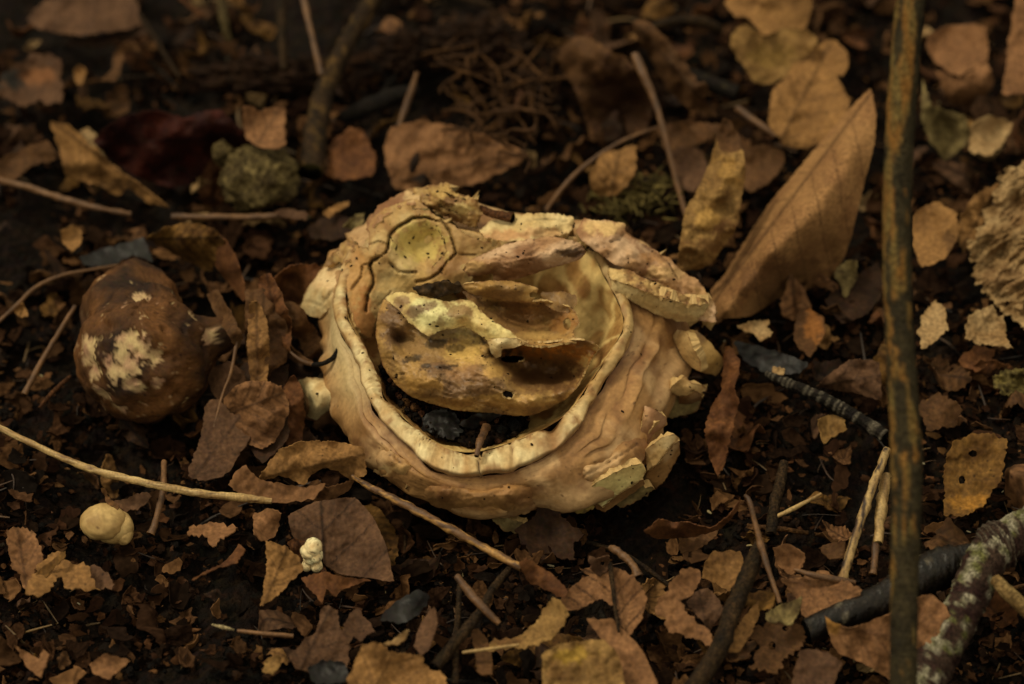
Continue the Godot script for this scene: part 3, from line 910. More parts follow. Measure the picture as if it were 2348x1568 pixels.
func puffball_plates(root: Node3D) -> void:
	# the rolled flap along the back of the cup
	piece(root, "rolled_flap", "wallpink", [1060, 618, 40, 1072, 600, 43, 1115, 578, 45, 1160, 560, 46, 1210, 548, 46, 1270, 542, 46, 1328, 556, 45.5, 1343, 576, 43, 1330, 594, 41, 1290, 607, 40, 1240, 622, 39.5, 1180, 642, 39, 1132, 645, 38.5, 1128, 628, 40, 1075, 634, 38],
		{"sp": 3.6, "th": 1.2, "jag": 1.5, "wr": [0.5, -14], "ctrl": [1120, 605, 46.6, 1200, 585, 47.8, 1280, 570, 47.8, 1250, 600, 45, 1160, 625, 43.5],
		"blobs": [[1310, 580, 44, 10, C(64, 42, 26), 0.9], [1190, 628, 120, 10, C(122, 82, 48), 0.8], [1085, 638, 14, 6, C(50, 32, 20), 0.9], [1085, 612, 30, 12, C(206, 170, 110), 0.5]]})  # underside line and left opening: shade of the roll painted as dark brown
	# back plates
	piece(root, "wall_plate", "crust", [930, 434, 42, 975, 428, 44, 1020, 418, 45, 1042, 440, 45, 1095, 458, 44, 1104, 490, 41, 1090, 520, 38, 1050, 512, 38, 1012, 492, 40, 975, 470, 42, 950, 462, 42],
		{"th": 3.2, "jag": 4.0, "crump": 0.7, "wr": [0.6, 20], "ctrl": [1020, 455, 46.5, 1060, 480, 44, 1080, 505, 40.5], "blobs": [[1060, 478, 34, 10, C(222, 196, 130), 0.6], [1020, 440, 40, 12, C(196, 164, 96), 0.6], [1022, 500, 30, 12, C(110, 70, 38), 0.6]]})
	piece(root, "wall_plate", "wallpink", [845, 545, 40, 838, 520, 40, 850, 490, 41, 890, 455, 42, 928, 438, 43, 962, 436, 43, 960, 464, 44, 920, 474, 44, 884, 492, 43.5, 860, 520, 42],
		{"th": 3.0, "jag": 4.0, "crump": 0.6, "blobs": [[880, 470, 30, 16, C(120, 78, 46), 0.6], [946, 446, 18, 14, C(214, 186, 136), 0.6]]})
	piece(root, "wall_plate", "cream", [1165, 500, 40, 1182, 492, 42, 1255, 487, 43, 1309, 496, 43, 1317, 507, 42, 1311, 528, 41, 1283, 540, 41, 1227, 550, 41.5, 1163, 553, 41.5, 1112, 545, 42, 1100, 528, 41, 1118, 508, 40.5],
		{"th": 3.4, "jag": 2.5, "crump": 0.3, "wr": [0.45, 2], "ctrl": [1220, 515, 44], "grooves": [[3.0, 0.6, 0.5, 1205, 505, 1260, 503, 1300, 506]], "blobs": [[1150, 540, 60, 12, C(180, 130, 88), 0.7], [1240, 535, 60, 12, C(184, 142, 96), 0.7]]})
	piece(root, "wall_plate", "wallpink", [1318, 528, 42, 1339, 501, 42, 1385, 505, 42, 1432, 512, 41, 1434, 536, 41, 1482, 563, 38, 1540, 595, 35, 1560, 620, 32, 1600, 642, 29, 1634, 690, 25, 1643, 738, 21, 1600, 735, 22, 1560, 690, 29, 1500, 645, 34, 1446, 622, 37, 1397, 600, 39.5, 1367, 576, 41.5, 1335, 552, 43.5],
		{"th": 3.4, "jag": 2.5, "crump": 0.4, "wr": [0.45, 32], "ctrl": [1400, 545, 44.5, 1450, 585, 42, 1520, 628, 36.5], "grooves": [[3.0, 0.7, 0.5, 1432, 535, 1420, 548, 1400, 555], [3.0, 0.8, 0.5, 1480, 566, 1530, 600, 1552, 640]],
		"blobs": [[1390, 520, 44, 16, C(216, 184, 124), 0.7], [1500, 590, 44, 10, C(156, 110, 60), 0.6], [1520, 625, 40, 16, C(208, 172, 118), 0.6], [1615, 690, 24, 34, C(160, 124, 70), 0.6]]})
	# the thick slab at the upper right: crusty top and pale torn face
	piece(root, "slab_crust", "crust", [1395, 616, 38.5, 1438, 618, 39.5, 1480, 638, 38.5, 1536, 660, 36, 1572, 678, 34, 1616, 684, 33, 1624, 695, 32, 1600, 700, 32, 1560, 694, 34, 1500, 676, 36.8, 1440, 652, 38.4, 1399, 640, 38],
		{"th": 1.2, "jag": 2.0, "crump": 0.5, "sp": 3.6})
	piece(root, "slab_face", "cream", [1399, 638, 38, 1440, 650, 38.2, 1500, 674, 36.6, 1560, 692, 33.8, 1600, 698, 31.8, 1624, 697, 31.5, 1618, 714, 28, 1594, 737, 23, 1553, 737, 23.5, 1508, 722, 27, 1452, 694, 31.5, 1402, 662, 35.5],
		{"th": 3.0, "jag": 1.6, "crump": 0.25, "sp": 3.6, "grooves": [[1.8, 0.3, 0.22, 1440, 655, 1432, 680], [1.8, 0.3, 0.2, 1480, 672, 1472, 700], [1.8, 0.3, 0.22, 1512, 684, 1506, 714], [1.8, 0.3, 0.2, 1545, 695, 1540, 728], [1.8, 0.3, 0.2, 1575, 700, 1572, 732]], "blobs": [[1560, 728, 40, 8, C(178, 140, 92), 0.5]]})
	# torn flaps along the lower front
	piece(root, "wall_flap", "wall", [836, 1000, 11, 866, 1000, 16, 912, 1018, 17, 960, 1052, 17, 992, 1078, 16.5, 962, 1092, 15, 918, 1097, 13.5, 884, 1094, 10, 856, 1082, 8.5, 838, 1046, 10.5],
		{"th": 2.4, "jag": 3.0, "soft": 0.3, "crump": 0.4, "ctrl": [896, 1044, 20, 940, 1070, 19.5], "grooves": [[3.0, 0.7, 0.35, 850, 1010, 890, 1035, 930, 1070]], "blobs": [[930, 1075, 40, 12, C(206, 170, 112), 0.5], [870, 1080, 30, 12, C(204, 176, 124), 0.5]]})
	piece(root, "wall_flap", "wall", [928, 1102, 13.5, 960, 1092, 15, 1010, 1086, 16.5, 1094, 1094, 16.5, 1180, 1082, 16.5, 1238, 1062, 16.5, 1246, 1100, 15.5, 1238, 1150, 9, 1204, 1180, 5.5, 1120, 1190, 4.5, 1060, 1184, 5, 990, 1157, 7, 948, 1130, 10],
		{"wr": [0.4, -4], "th": 2.2, "jag": 2.6, "soft": 0.3, "crump": 0.35, "ctrl": [1010, 1125, 18.6, 1094, 1138, 18, 1180, 1130, 18], "grooves": [[3.5, 0.8, 0.3, 940, 1108, 1010, 1112, 1090, 1116]], "blobs": [[1080, 1170, 120, 14, C(140, 104, 58), 0.5], [1150, 1120, 70, 12, C(160, 116, 66), 0.5]]})
	piece(root, "wall_flap", "wall", [1252, 1104, 14, 1300, 1076, 15, 1390, 1026, 16.5, 1458, 981, 16.5, 1486, 1020, 14, 1474, 1056, 13, 1430, 1076, 14.5, 1372, 1104, 14, 1346, 1132, 10, 1316, 1132, 10, 1290, 1142, 8, 1268, 1130, 10],
		{"th": 2.6, "jag": 2.5, "soft": 0.3, "crump": 0.35, "ctrl": [1350, 1080, 18.6, 1420, 1040, 19], "grooves": [[3.0, 0.7, 0.3, 1270, 1090, 1350, 1056, 1440, 1000], [3.0, 0.6, 0.25, 1300, 1110, 1380, 1070, 1460, 1020]]})
	# lobes down the right side: pale torn faces and the brown skin beside them
	var crisp := {"th": 2.6, "jag": 1.3, "soft": 0.06, "crump": 0.12, "warp": 0.2, "sp": 3.4}
	for q in [
		["lobe", [1538, 770, 19, 1552, 756, 22, 1574, 759, 25, 1582, 776, 25.5, 1590, 800, 24, 1606, 830, 20, 1606, 852, 16.5, 1586, 843, 15.5, 1566, 822, 17, 1551, 796, 18.5]],
		["skin", [1580, 756, 23.5, 1598, 757, 22, 1628, 785, 18, 1655, 818, 13, 1660, 834, 9, 1642, 861, 6, 1610, 853, 12.5, 1609, 830, 17, 1594, 800, 20, 1586, 775, 22]],
		["lobe", [1528, 898, 15, 1545, 880, 18.5, 1568, 862, 20, 1586, 878, 18, 1610, 882, 15.5, 1618, 891, 13, 1606, 901, 13, 1590, 894, 16, 1574, 906, 14.5, 1556, 907, 13]],
		["wall", [1556, 909, 12, 1574, 908, 13.5, 1590, 896, 15, 1607, 903, 12, 1608, 917, 7, 1580, 927, 6, 1555, 926, 7]],
		["lobe", [1476, 1032, 14, 1513, 1005, 19, 1545, 994, 19, 1558, 1006, 16, 1538, 1020, 17, 1508, 1060, 12, 1484, 1080, 8.5, 1480, 1055, 11]],
		["wall", [1558, 1009, 15, 1558, 1042, 8, 1522, 1106, 1, 1504, 1117, 0, 1474, 1109, 1.5, 1486, 1082, 7, 1510, 1062, 10.5, 1540, 1022, 15]],
		["ridge", [1338, 1128, 12, 1371, 1103, 15.5, 1428, 1073, 17, 1471, 1062, 16.5, 1482, 1080, 13.5, 1474, 1096, 11, 1418, 1131, 8.5, 1381, 1161, 4.5, 1360, 1147, 8]],
		["wall", [1362, 1151, 6.5, 1381, 1163, 3.5, 1418, 1134, 7, 1475, 1099, 9.5, 1477, 1112, 6, 1422, 1150, 3, 1386, 1174, 0.5, 1366, 1166, 3]],
		["wallpink", [1478, 930, 20, 1500, 937, 20.5, 1528, 956, 17.5, 1528, 971, 15.5, 1498, 996, 13.5, 1480, 1024, 12, 1460, 1022, 13.5, 1468, 990, 16.5, 1474, 958, 19]],
		["lobe", [1504, 968, 17.5, 1528, 958, 16.5, 1530, 973, 14, 1500, 998, 12, 1482, 1026, 10.5, 1476, 1016, 12.5, 1488, 990, 15]]]:
		piece(root, "torn_lobe", q[0], q[1], crisp.duplicate())
	piece(root, "torn_lobe", "olive", [1500, 905, 12, 1530, 885, 13, 1560, 915, 8, 1610, 915, 6, 1622, 880, 8, 1600, 940, 3, 1540, 962, 2, 1512, 940, 7], {"th": 3.0, "jag": 3.0})
	piece(root, "torn_lobe", "olive", [1285, 1130, 10, 1317, 1126, 11, 1345, 1135, 9, 1366, 1159, 4, 1358, 1169, 2.5, 1322, 1180, 1, 1300, 1160, 4],
		{"th": 3.0, "jag": 2.5, "blobs": [[1325, 1150, 40, 26, C(190, 164, 92), 0.8]]})
	piece(root, "torn_lobe", "olive", [1128, 1192, 3, 1160, 1184, 5, 1208, 1206, 3, 1194, 1225, 0, 1156, 1216, 0.5], {"th": 2.6, "jag": 3.0})
	piece(root, "torn_lobe", "olive", [1410, 1140, 5, 1470, 1112, 6, 1500, 1120, 3, 1470, 1145, 0, 1420, 1165, 0], {"th": 2.6, "jag": 4.0})
	# lobes on the left side
	piece(root, "torn_lobe", "white", [688, 707, 16, 704, 660, 21, 727, 628, 25, 742, 612, 27, 763, 600, 29, 782, 590, 31, 788, 630, 31, 768, 664, 29, 758, 703, 26, 733, 730, 20, 704, 722, 17],
		{"th": 3.4, "jag": 2.0, "ctrl": [735, 665, 27.5, 725, 700, 22.5], "grooves": [[3.0, 0.6, 0.25, 700, 690, 735, 700, 765, 665]], "blobs": [[745, 640, 40, 26, C(214, 180, 136), 0.5]]})
	piece(root, "torn_lobe", "crust", [740, 612, 29, 763, 580, 34, 800, 541, 38, 814, 560, 38, 806, 590, 37, 790, 612, 35, 778, 600, 34, 760, 606, 31], {"th": 2.4, "jag": 3.5, "crump": 0.5})
	piece(root, "torn_lobe", "white", [683, 874, 10, 702, 864, 13, 740, 868, 14.5, 778, 876, 18, 776, 930, 12, 748, 944, 8, 726, 962, 4, 707, 955, 4.5, 707, 923, 9, 694, 894, 10.5],
		{"th": 3.0, "jag": 1.5, "ctrl": [728, 900, 16, 730, 935, 12]})
	piece(root, "torn_lobe", "wall", [688, 872, 9, 700, 895, 10.5, 708, 925, 9, 706, 950, 5, 690, 948, 3, 678, 915, 5], {"th": 2.0, "jag": 2.0})

func cup_filling() -> void:
	var g := sheet(S.soil, [872, 835, 20, 890, 885, 20, 930, 940, 20, 990, 990, 20, 1060, 1015, 20, 1130, 1018, 20, 1190, 992, 18, 1215, 965, 13, 1180, 925, 13, 1100, 905, 14, 980, 880, 14, 910, 830, 15], {"sp": 4.0, "jag": 1.0, "warp": 1.0, "crump": 1.6, "th": 1.0})
	tag(commit(g, "soil", M.soil), "dark crumbly soil caught in the front of the open puffball cup", "soil", "", "stuff")
	var mm := MultiMesh.new()
	mm.transform_format = MultiMesh.TRANSFORM_3D
	mm.use_colors = true
	mm.mesh = bare(lump({"a": Color(1, 1, 1), "b": Color(0.6, 0.6, 0.6), "f": 0.5, "s": 0.0, "sc": Color.BLACK, "g": 0.3}, Vector3.ZERO, Vector3.ONE * 0.001, 0.4, 1.5, 10, 7), M.soil)
	mm.instance_count = 460
	var top: int = g.p.size() / 3
	for k in 460:
		var s := lerpf(0.25, 1.0, rng.randf() ** 2.0)
		mm.set_instance_transform(k, Transform3D(Basis(Vector3(rng.randfn(), rng.randfn(), rng.randfn()).normalized(), rng.randf() * TAU).scaled(Vector3.ONE * s), g.p[rng.randi() % top] + Vector3(0, 0.0004, 0)))
		mm.set_instance_color(k, [C(92, 58, 38), C(66, 42, 28), C(44, 32, 22), C(112, 76, 44), C(30, 24, 19)][rng.randi() % 5])
	var crumbs := MultiMeshInstance3D.new()
	crumbs.name = "cup_crumbs"
	crumbs.multimesh = mm
	add_child(crumbs)
	tag(crumbs, "reddish brown soil crumbs lying in the puffball cup", "soil", "", "stuff")
	leaf("leaf_scrap", "rounded black wet leaf scrap inside the front of the puffball cup", "wet", [965, 962, 21, 985, 943, 22.5, 1020, 938, 23, 1052, 960, 21.5, 1062, 990, 20.5, 1040, 1006, 20, 1000, 1000, 20, 970, 985, 20.5], {"sp": 4, "jag": 5, "crump": 0.5, "warp": 1.0, "soft": 0.1})
	leaf("leaf_scrap", "pointed shiny black leaf scrap inside the front of the puffball cup", "wet", [1050, 972, 21, 1085, 950, 23, 1130, 945, 23, 1166, 943, 23, 1130, 962, 21, 1082, 986, 20.5], {"sp": 4, "jag": 3, "soft": 0.1, "ctrl": [1095, 963, 21.5]})
	stick("twig", "short brown twig bit leaning on the puffball's front rim", "twig", "stem", [1092, 1046, 25.5, 1098, 1018, 26, 1106, 998, 24.5, 1114, 978, 22.5], [5, 8, 8, 9], {"rough": 0.25, "sides": 9})
	leaf("wood_chip", "grey brown splinter of rotten wood behind the puffball's bright skin ridge", "bark", [945, 658, 40, 980, 650, 42, 1030, 648, 42.5, 1059, 655, 42, 1056, 668, 40.5, 1012, 681, 39.5, 962, 676, 39], {"sp": 4, "jag": 3, "th": 1.5, "crump": 0.6}, "wood chip")
	for q in [[895, 900, 20, 14, "soil", "rounded reddish soil crumb under the skin's left end"], [930, 925, 20, 11, "stem", "brown soil crumb beside the rounded reddish one"], [925, 940, 20, 7, "yellow", "pale yellow crumb on the soil"], [950, 935, 20, 9, "stem", "brown crumb left of the rounded black leaf"], [905, 880, 20, 9, "brown", "small brown crumb highest up on the left"], [1150, 985, 19, 12, "wet", "black lump right of the pointed black leaf"], [1180, 975, 19, 14, "wet", "black lump furthest right"], [1085, 995, 20, 7, "soil", "small dark crumb beside the twig bit"], [940, 955, 19, 8, "soil", "dark crumb lowest on the left"]]:
		var c := commit(lump(S[q[4]], at(q[0], q[1], q[2]), Vector3.ONE * q[3] * PX, 0.3, 1.6, 16, 10), "soil_crumb", M.soil)
		tag(c, q[5] + " in the front of the puffball cup", "soil crumb", "soil crumbs in the puffball cup")

# ---- the other fungi
func ball_field(p: Vector3, a: Vector3, b: Vector3, c0: Vector3, c1: Vector3) -> float:
	var d := (p - a).length() - 152.0 * PX
	var e := (p - b).length() - 112.0 * PX
	var t := clampf((p - c0).dot(c1 - c0) / (c1 - c0).length_squared(), 0.0, 1.0)
	var f := (p - c0.lerp(c1, t)).length() - lerpf(84.0, 44.0, t) * PX
	var k := 34.0 * PX
	for x in [e, f]:
		var h := clampf(0.5 + 0.5 * (x - d) / k, 0.0, 1.0)
		d = lerpf(x, d, h) - k * h * (1.0 - h)
	var dent := 66.0 * PX - (p - at(462, 672, 24)).length()      # the hollow between the cap and the stalk
	var hh := clampf(0.5 - 0.5 * (dent - d) / (14.0 * PX), 0.0, 1.0)
	return lerpf(dent, d, hh) + 14.0 * PX * hh * (1.0 - hh)

func build_small_mushrooms() -> void:
	var a := at(330, 812, 15)
	var b := at(305, 716, 17)
	var c0 := at(400, 800, 14)
	var c1 := at(502, 770, 17)
	var spots := []
	for q in [[322, 676, 22, 12], [295, 780, 14, 30], [278, 815, 15, 26], [262, 850, 16, 20], [300, 840, 24, 18], [320, 800, 22, 26], [318, 885, 16, 12], [300, 872, 20, 10], [200, 800, 20, 40], [212, 850, 22, 20], [232, 905, 24, 14], [270, 935, 26, 14], [478, 770, 20, 15], [350, 820, 22, 14], [360, 875, 16, 9], [440, 720, 14, 8]]:
		var d := (at(q[0], q[1], 40) - eye).normalized()
		var t := 0.8
		for k in 60:
			var f := ball_field(eye + d * t, a, b, c0, c1)
			t += f * 0.9
			if t > 1.1: break
		if t < 1.1: spots.append([eye + d * t, (q[2] + q[3]) * 0.62 * PX])
	var g := fresh()
	var nu := 150
	var nv := 90
	for j in nv + 1:
		for i in nu:
			var th := PI * j / nv
			var ph := TAU * i / nu
			var d := Vector3(sin(th) * cos(ph), cos(th), sin(th) * sin(ph))
			var far := 0.034
			var near := 0.0
			# last crossing from outside
			var r := far
			for k in 40:
				var f := ball_field(a + d * r, a, b, c0, c1)
				if f < 0.00005: break
				r -= maxf(f * 0.8, 0.00008)
				if r < 0.004: break
			var p := a + d * r
			var q := p * 1000.0
			r += 0.0018 * n_low.get_noise_3dv(q * 0.085) + 0.0004 * n_mid.get_noise_3dv(q * 0.3 + Vector3(3, 3, 3)) - 0.0013 * clampf(n_low.get_noise_3dv(q * 0.2) * 3.0 - 1.0, 0.0, 1.0)
			var c := paint({"a": C(96, 64, 36), "b": C(40, 28, 21), "f": 0.06, "s": 0.35, "sc": C(26, 18, 15), "g": 0.25}, p, Vector3(7, 7, 7))
			var m := 0.0
			for s in spots:
				var e: float = (p - s[0]).length() / s[1]
				m = maxf(m, 1.4 - e)
			m += 0.7 * n_mid.get_noise_3dv(q * 0.17 + Vector3(5, 0, 2)) + 0.5 * n_fine.get_noise_3dv(q * 0.6)
			var on := clampf((m - 0.42) * 5.0, 0.0, 1.0)
			var tone := clampf(0.5 + n_mid.get_noise_3dv(q * 0.2 - Vector3(40, 0, 0)), 0, 1)
			c = c.lerp(C(164, 126, 102).lerp(C(198, 176, 128), tone), on * 0.85)
			r -= 0.0005 * on
			g.p.append(a + d * r)
			g.n.append(d)
			g.c.append(c)
	grid(g, nu, nv)
	smooth(g)
	leaf("leaf_scrap", "narrow brown leaf pressed against the small dark mushroom's stalk", "brown", [474, 676, 22, 498, 664, 24, 528, 715, 25, 558, 772, 24, 546, 800, 21, 520, 765, 23, 492, 716, 22], {"sp": 4, "jag": 2}, "leaf scrap")
	leaf("leaf_scrap", "brown leaf corner tucked under the small dark mushroom's right side", "purple", [470, 850, 12, 520, 830, 16, 560, 850, 15, 570, 930, 10, 530, 950, 8, 490, 905, 9], {"sp": 4.5, "jag": 3}, "leaf scrap")
	tag(commit(g, "young_mushroom", M.ball), "small dark brown knobbly mushroom with pale scraped patches, left of the big puffball", "mushroom")
	# the pale chunk at lower left
	var chunk := fresh()
	for q in [[236, 1196, 7, 50, 34, 44], [262, 1208, 5, 42, 32, 40], [284, 1226, 4, 19, 20, 24]]:
		join(chunk, lump({"a": C(188, 160, 106), "b": C(152, 122, 74), "f": 0.14, "s": 0.3, "sc": C(92, 64, 34), "g": 0.12}, at(q[0], q[1], q[2]), Vector3(q[3], q[4], q[5]) * PX, 0.05, 0.8, 40, 26))
	tag(commit(chunk, "mushroom_chunk", M.flesh), "smooth yellowish chunk of broken mushroom on the soil at lower left", "mushroom chunk")
	var bit := fresh()
	for q in [[718, 1254, 11, 19, 17, 22], [707, 1264, 10, 17, 14, 20], [724, 1272, 9, 15, 15, 20], [711, 1280, 8, 15, 11, 16], [703, 1296, 6, 11, 11, 15], [725, 1297, 6, 13, 11, 16]]:
		join(bit, lump({"a": C(232, 214, 172), "b": C(206, 180, 132), "f": 0.2, "s": 0.75, "sc": C(60, 44, 28), "g": 0.2}, at(q[0], q[1], q[2]), Vector3(q[3], q[4], q[5]) * PX, 0.07, 1.0, 28, 18))
	tag(commit(bit, "mushroom_chunk", M.flesh), "bright white ridged mushroom crumb on the purplish leaf below the puffball", "mushroom chunk")
	for q in [[1090, 110, 12, 120, 60, 80, "fibrous dark clod of humus at the top, left of the tent-like leaf"], [1215, 220, 10, 60, 50, 60, "crumbly dark clod right of the reddish twig, behind the puffball"], [620, 175, 6, 160, 40, 50, "long dark rotten wood lump left of the cut twig"], [930, 120, 8, 70, 44, 60, "rough dark clod right of the cut twig at the top"]]:
		tag(commit(lump(S.dark, at(q[0], q[1], q[2]), Vector3(q[3], q[4], q[5]) * PX, 0.34, 2.6, 80, 50), "soil_clod", M.soil), q[6], "soil clod")
	var roots := fresh()
	for k in 90:
		var p := at(rng.randfn(1150, 75), rng.randfn(190, 85), 10 + rng.randf() * 12)
		var d := Vector3(rng.randfn(0, 1), rng.randfn(0, 0.5), rng.randfn(0, 1)).normalized() * rng.randf_range(0.004, 0.012)
		var w := Vector3(rng.randfn(0, 1), rng.randfn(0.2, 0.4), rng.randfn(0, 1)) * 0.002
		join(roots, tube(S.brown if k % 3 else S.stem, PackedVector3Array([p - d, p - d * 0.3 + w, p + d * 0.4 - w * 0.5, p + d]), [1.5, 3.0 + rng.randf() * 3.0, 3.0, 1.2], {"per": 4, "sides": 6, "rough": 0.15}))
	tag(commit(roots, "root_tangle", M.bark), "tangle of dead brown rootlets and fibres behind the puffball", "roots", "", "stuff")
	# a mouldy nut husk in the background, and a tuft of moss
	var husk := lump(S.olive, at(590, 405, 11), Vector3(92, 66, 84) * PX, 0.2, 0.85, 70, 44)
	join(husk, lump(S.olive, at(512, 352, 16), Vector3(26, 32, 26) * PX, 0.2, 0.9, 24, 16))
	tag(commit(husk, "nut_husk", M.soil), "rough greenish grey nut husk beside the cut twig, upper left", "nut husk")
	var moss := fresh()
	for k in 230:
		var u := 1455.0 + rng.randfn(0, 46)
		var v := 452.0 + rng.randfn(0, 18) - (u - 1455.0) * 0.16
		var p := at(u, v, 3 + rng.randf() * 7)
		var d := Vector3(rng.randfn(0, 1), rng.randfn(0.3, 0.5), rng.randfn(0, 1)).normalized()
		var l := rng.randf_range(2.0, 6.0) * 0.001
		var bend := Vector3(rng.randfn(0, 1), rng.randfn(-0.3, 0.4), rng.randfn(0, 1)) * l * 0.35
		join(moss, tube(S.moss, PackedVector3Array([p, p + d * l * 0.5 + bend * 0.5, p + d * l + bend]), [3.2, 2.8, 1.0], {"per": 3, "sides": 5, "rough": 0.0}))
	tag(commit(moss, "moss_tuft", M.leaf), "small tuft of dull green moss behind the puffball", "moss")

# ---- fallen leaves, each traced with its own heights
func build_leaves() -> void:
	# right: the big curled leaf and its neighbours
	leaf("dry_leaf", "large smooth tan beech leaf curled like a trough, right of the puffball", "beech", [1628, 668, 7, 1662, 628, 9, 1705, 556, 12, 1762, 468, 17, 1832, 384, 23, 1912, 288, 30, 1994, 203, 38, 2008, 262, 36, 2004, 330, 33, 1976, 440, 26, 1955, 530, 18, 1934, 592, 8, 1896, 642, 2, 1840, 668, 0, 1780, 686, 0, 1722, 724, 3, 1644, 731, 10],
		{"sp": 5.0, "jag": 1.2, "warp": 0.5, "crump": 0.15, "ctrl": [1668, 712, 16, 1708, 655, 22, 1765, 580, 29, 1832, 505, 33, 1895, 425, 35, 1950, 335, 37, 1790, 655, 5, 1850, 620, 7, 1905, 565, 14, 1735, 695, 5, 1690, 620, 16, 1800, 460, 26], "vein": [2000, 208, 1638, 690, 78, 0.4], "blobs": [[1800, 640, 120, 46, C(92, 62, 40), 0.6]]})  # lower middle: redder brown, also darkened to paint in shade of the curl
	leaf("dry_leaf", "upright yellowish tan leaf with brown blotches and torn top, right of the puffball", "yellow", [1552, 604, 22, 1560, 545, 27, 1572, 480, 31, 1602, 428, 34, 1628, 370, 36, 1643, 318, 38, 1652, 345, 37, 1672, 350, 37, 1702, 343, 37, 1709, 398, 33, 1702, 450, 29, 1690, 520, 25, 1662, 560, 21, 1632, 602, 17, 1602, 618, 16, 1560, 622, 18],
		{"sp": 5, "jag": 2.5, "ctrl": [1630, 470, 33.5, 1620, 540, 28, 1660, 410, 36], "crump": 0.5, "blobs": [[1640, 520, 40, 16, C(86, 54, 30), 0.75], [1620, 560, 40, 14, C(96, 62, 34), 0.6], [1668, 470, 20, 26, C(90, 66, 36), 0.45], [1620, 500, 24, 24, C(196, 154, 84), 0.6], [1672, 395, 24, 34, C(176, 136, 72), 0.5]]})
	leaf("dry_leaf", "dark lower flap of a leaf hanging under the torn yellowish leaf", "brown", [1642, 320, 1662, 270, 1690, 300, 1700, 345, 1668, 352, 1650, 345], {"h": 30, "tilt": [0, -6], "sp": 6})
	leaf("dry_leaf", "broad tan leaf behind the big curled leaf at upper right", "tan", [1768, 214, 1806, 166, 1852, 118, 1886, 96, 1912, 90, 1944, 124, 1944, 152, 1932, 176, 1915, 170, 1946, 228, 1930, 290, 1860, 340, 1800, 332, 1762, 282], {"h": 19, "tilt": [2, -6], "warp": 4, "vein": [1790, 320, 1905, 95, 46, 0.35]})
	leaf("dry_leaf", "yellowish crumpled leaf at the upper right below the top edge", "yellow", [1676, 81, 1704, 56, 1754, 78, 1788, 66, 1846, 68, 1876, 88, 1862, 112, 1806, 166, 1772, 194, 1731, 190, 1704, 152, 1677, 112], {"h": 21, "tilt": [1, -5], "warp": 3.5, "blobs": [[1770, 130, 50, 24, C(130, 104, 50), 0.5]]})
	leaf("dry_leaf", "pale tan leaf cut by the top edge of the picture, upper right", "tan", [1660, 8, 1690, -30, 1760, -60, 1850, -40, 1862, 8, 1846, 64, 1788, 67, 1752, 82, 1716, 40, 1686, 38], {"h": 26, "tilt": [-2, -5], "warp": 4})
	leaf("dry_leaf", "tent-like brown leaf with a dark hollow, behind the puffball to the right", "brown", [1271, 126, 20, 1318, 84, 25, 1354, 88, 27, 1390, 110, 28, 1430, 130, 28, 1470, 170, 22, 1500, 240, 12, 1480, 300, 4, 1420, 325, 2, 1356, 322, 2, 1340, 260, 8, 1315, 200, 14], {"ctrl": [1420, 210, 12, 1370, 150, 24], "blobs": [[1430, 230, 90, 90, C(52, 32, 20), 0.85]]})  # shade inside the hollow is painted in as a darker brown patch
	leaf("dry_leaf", "long brown leaf flap running down to the right behind the puffball", "brown", [1448, 52, 30, 1477, 43, 33, 1502, 66, 33, 1546, 110, 30, 1580, 156, 27, 1600, 190, 25, 1614, 186, 25, 1622, 200, 24, 1616, 230, 21, 1646, 268, 17, 1578, 250, 15, 1528, 204, 16, 1494, 136, 20, 1462, 92, 26], {"ctrl": [1540, 150, 28], "vein": [1460, 60, 1640, 260, 50, 0.3]})
	leaf("dry_leaf", "small tan leaf standing behind the green moss tuft", "tan", [1352, 414, 1372, 356, 1412, 344, 1458, 334, 1454, 402, 1412, 446, 1364, 450], {"h": 12, "tilt": [1, -8], "vein": [1400, 440, 1420, 345, 40, 0.4]})
	leaf("dry_leaf", "narrow curled brown leaf edge under the thin stem, behind the puffball", "brown", [1505, 295, 1530, 282, 1570, 278, 1650, 286, 1640, 310, 1600, 330, 1560, 340, 1530, 350, 1520, 330], {"h": 12, "tilt": [0, -6], "warp": 3})
	leaf("dry_leaf", "purplish grey leaf in shade between the moss and the torn leaf", "purple", [1530, 360, 1560, 335, 1610, 345, 1625, 400, 1590, 440, 1550, 425], {"h": 9, "tilt": [0, -3]})
	leaf("dry_leaf", "large pinkish tan leaf right behind the puffball with a dark bud on it", "pink", [880, 330, 14, 898, 292, 18, 960, 276, 20, 1050, 290, 19, 1122, 312, 17, 1192, 342, 14, 1197, 370, 11, 1150, 397, 9, 1080, 424, 7, 1000, 432, 7, 905, 434, 8, 884, 372, 12], {"ctrl": [1000, 340, 15.5, 1080, 360, 12.5], "sp": 6, "warp": 1.0, "vein": [890, 420, 1190, 350, 95, 0.2], "blobs": [[1100, 330, 50, 8, C(60, 42, 30), 0.5], [1150, 380, 14, 10, C(50, 36, 30), 0.6]]})
	leaf("dry_leaf", "brown leaf leaning at the right of the cut twig", "red", [800, 290, 832, 300, 862, 360, 852, 402, 792, 412, 752, 402, 758, 330], {"h": 11, "tilt": [4, -5]})
	leaf("dry_leaf", "small bright pinkish leaf piece left of the cut twig", "pink", [556, 246, 572, 242, 592, 255, 620, 246, 652, 250, 654, 332, 640, 342, 590, 336, 560, 312], {"h": 22, "tilt": [0, -6], "soft": 0.2, "vein": [590, 330, 640, 250, 40, 0.3]})
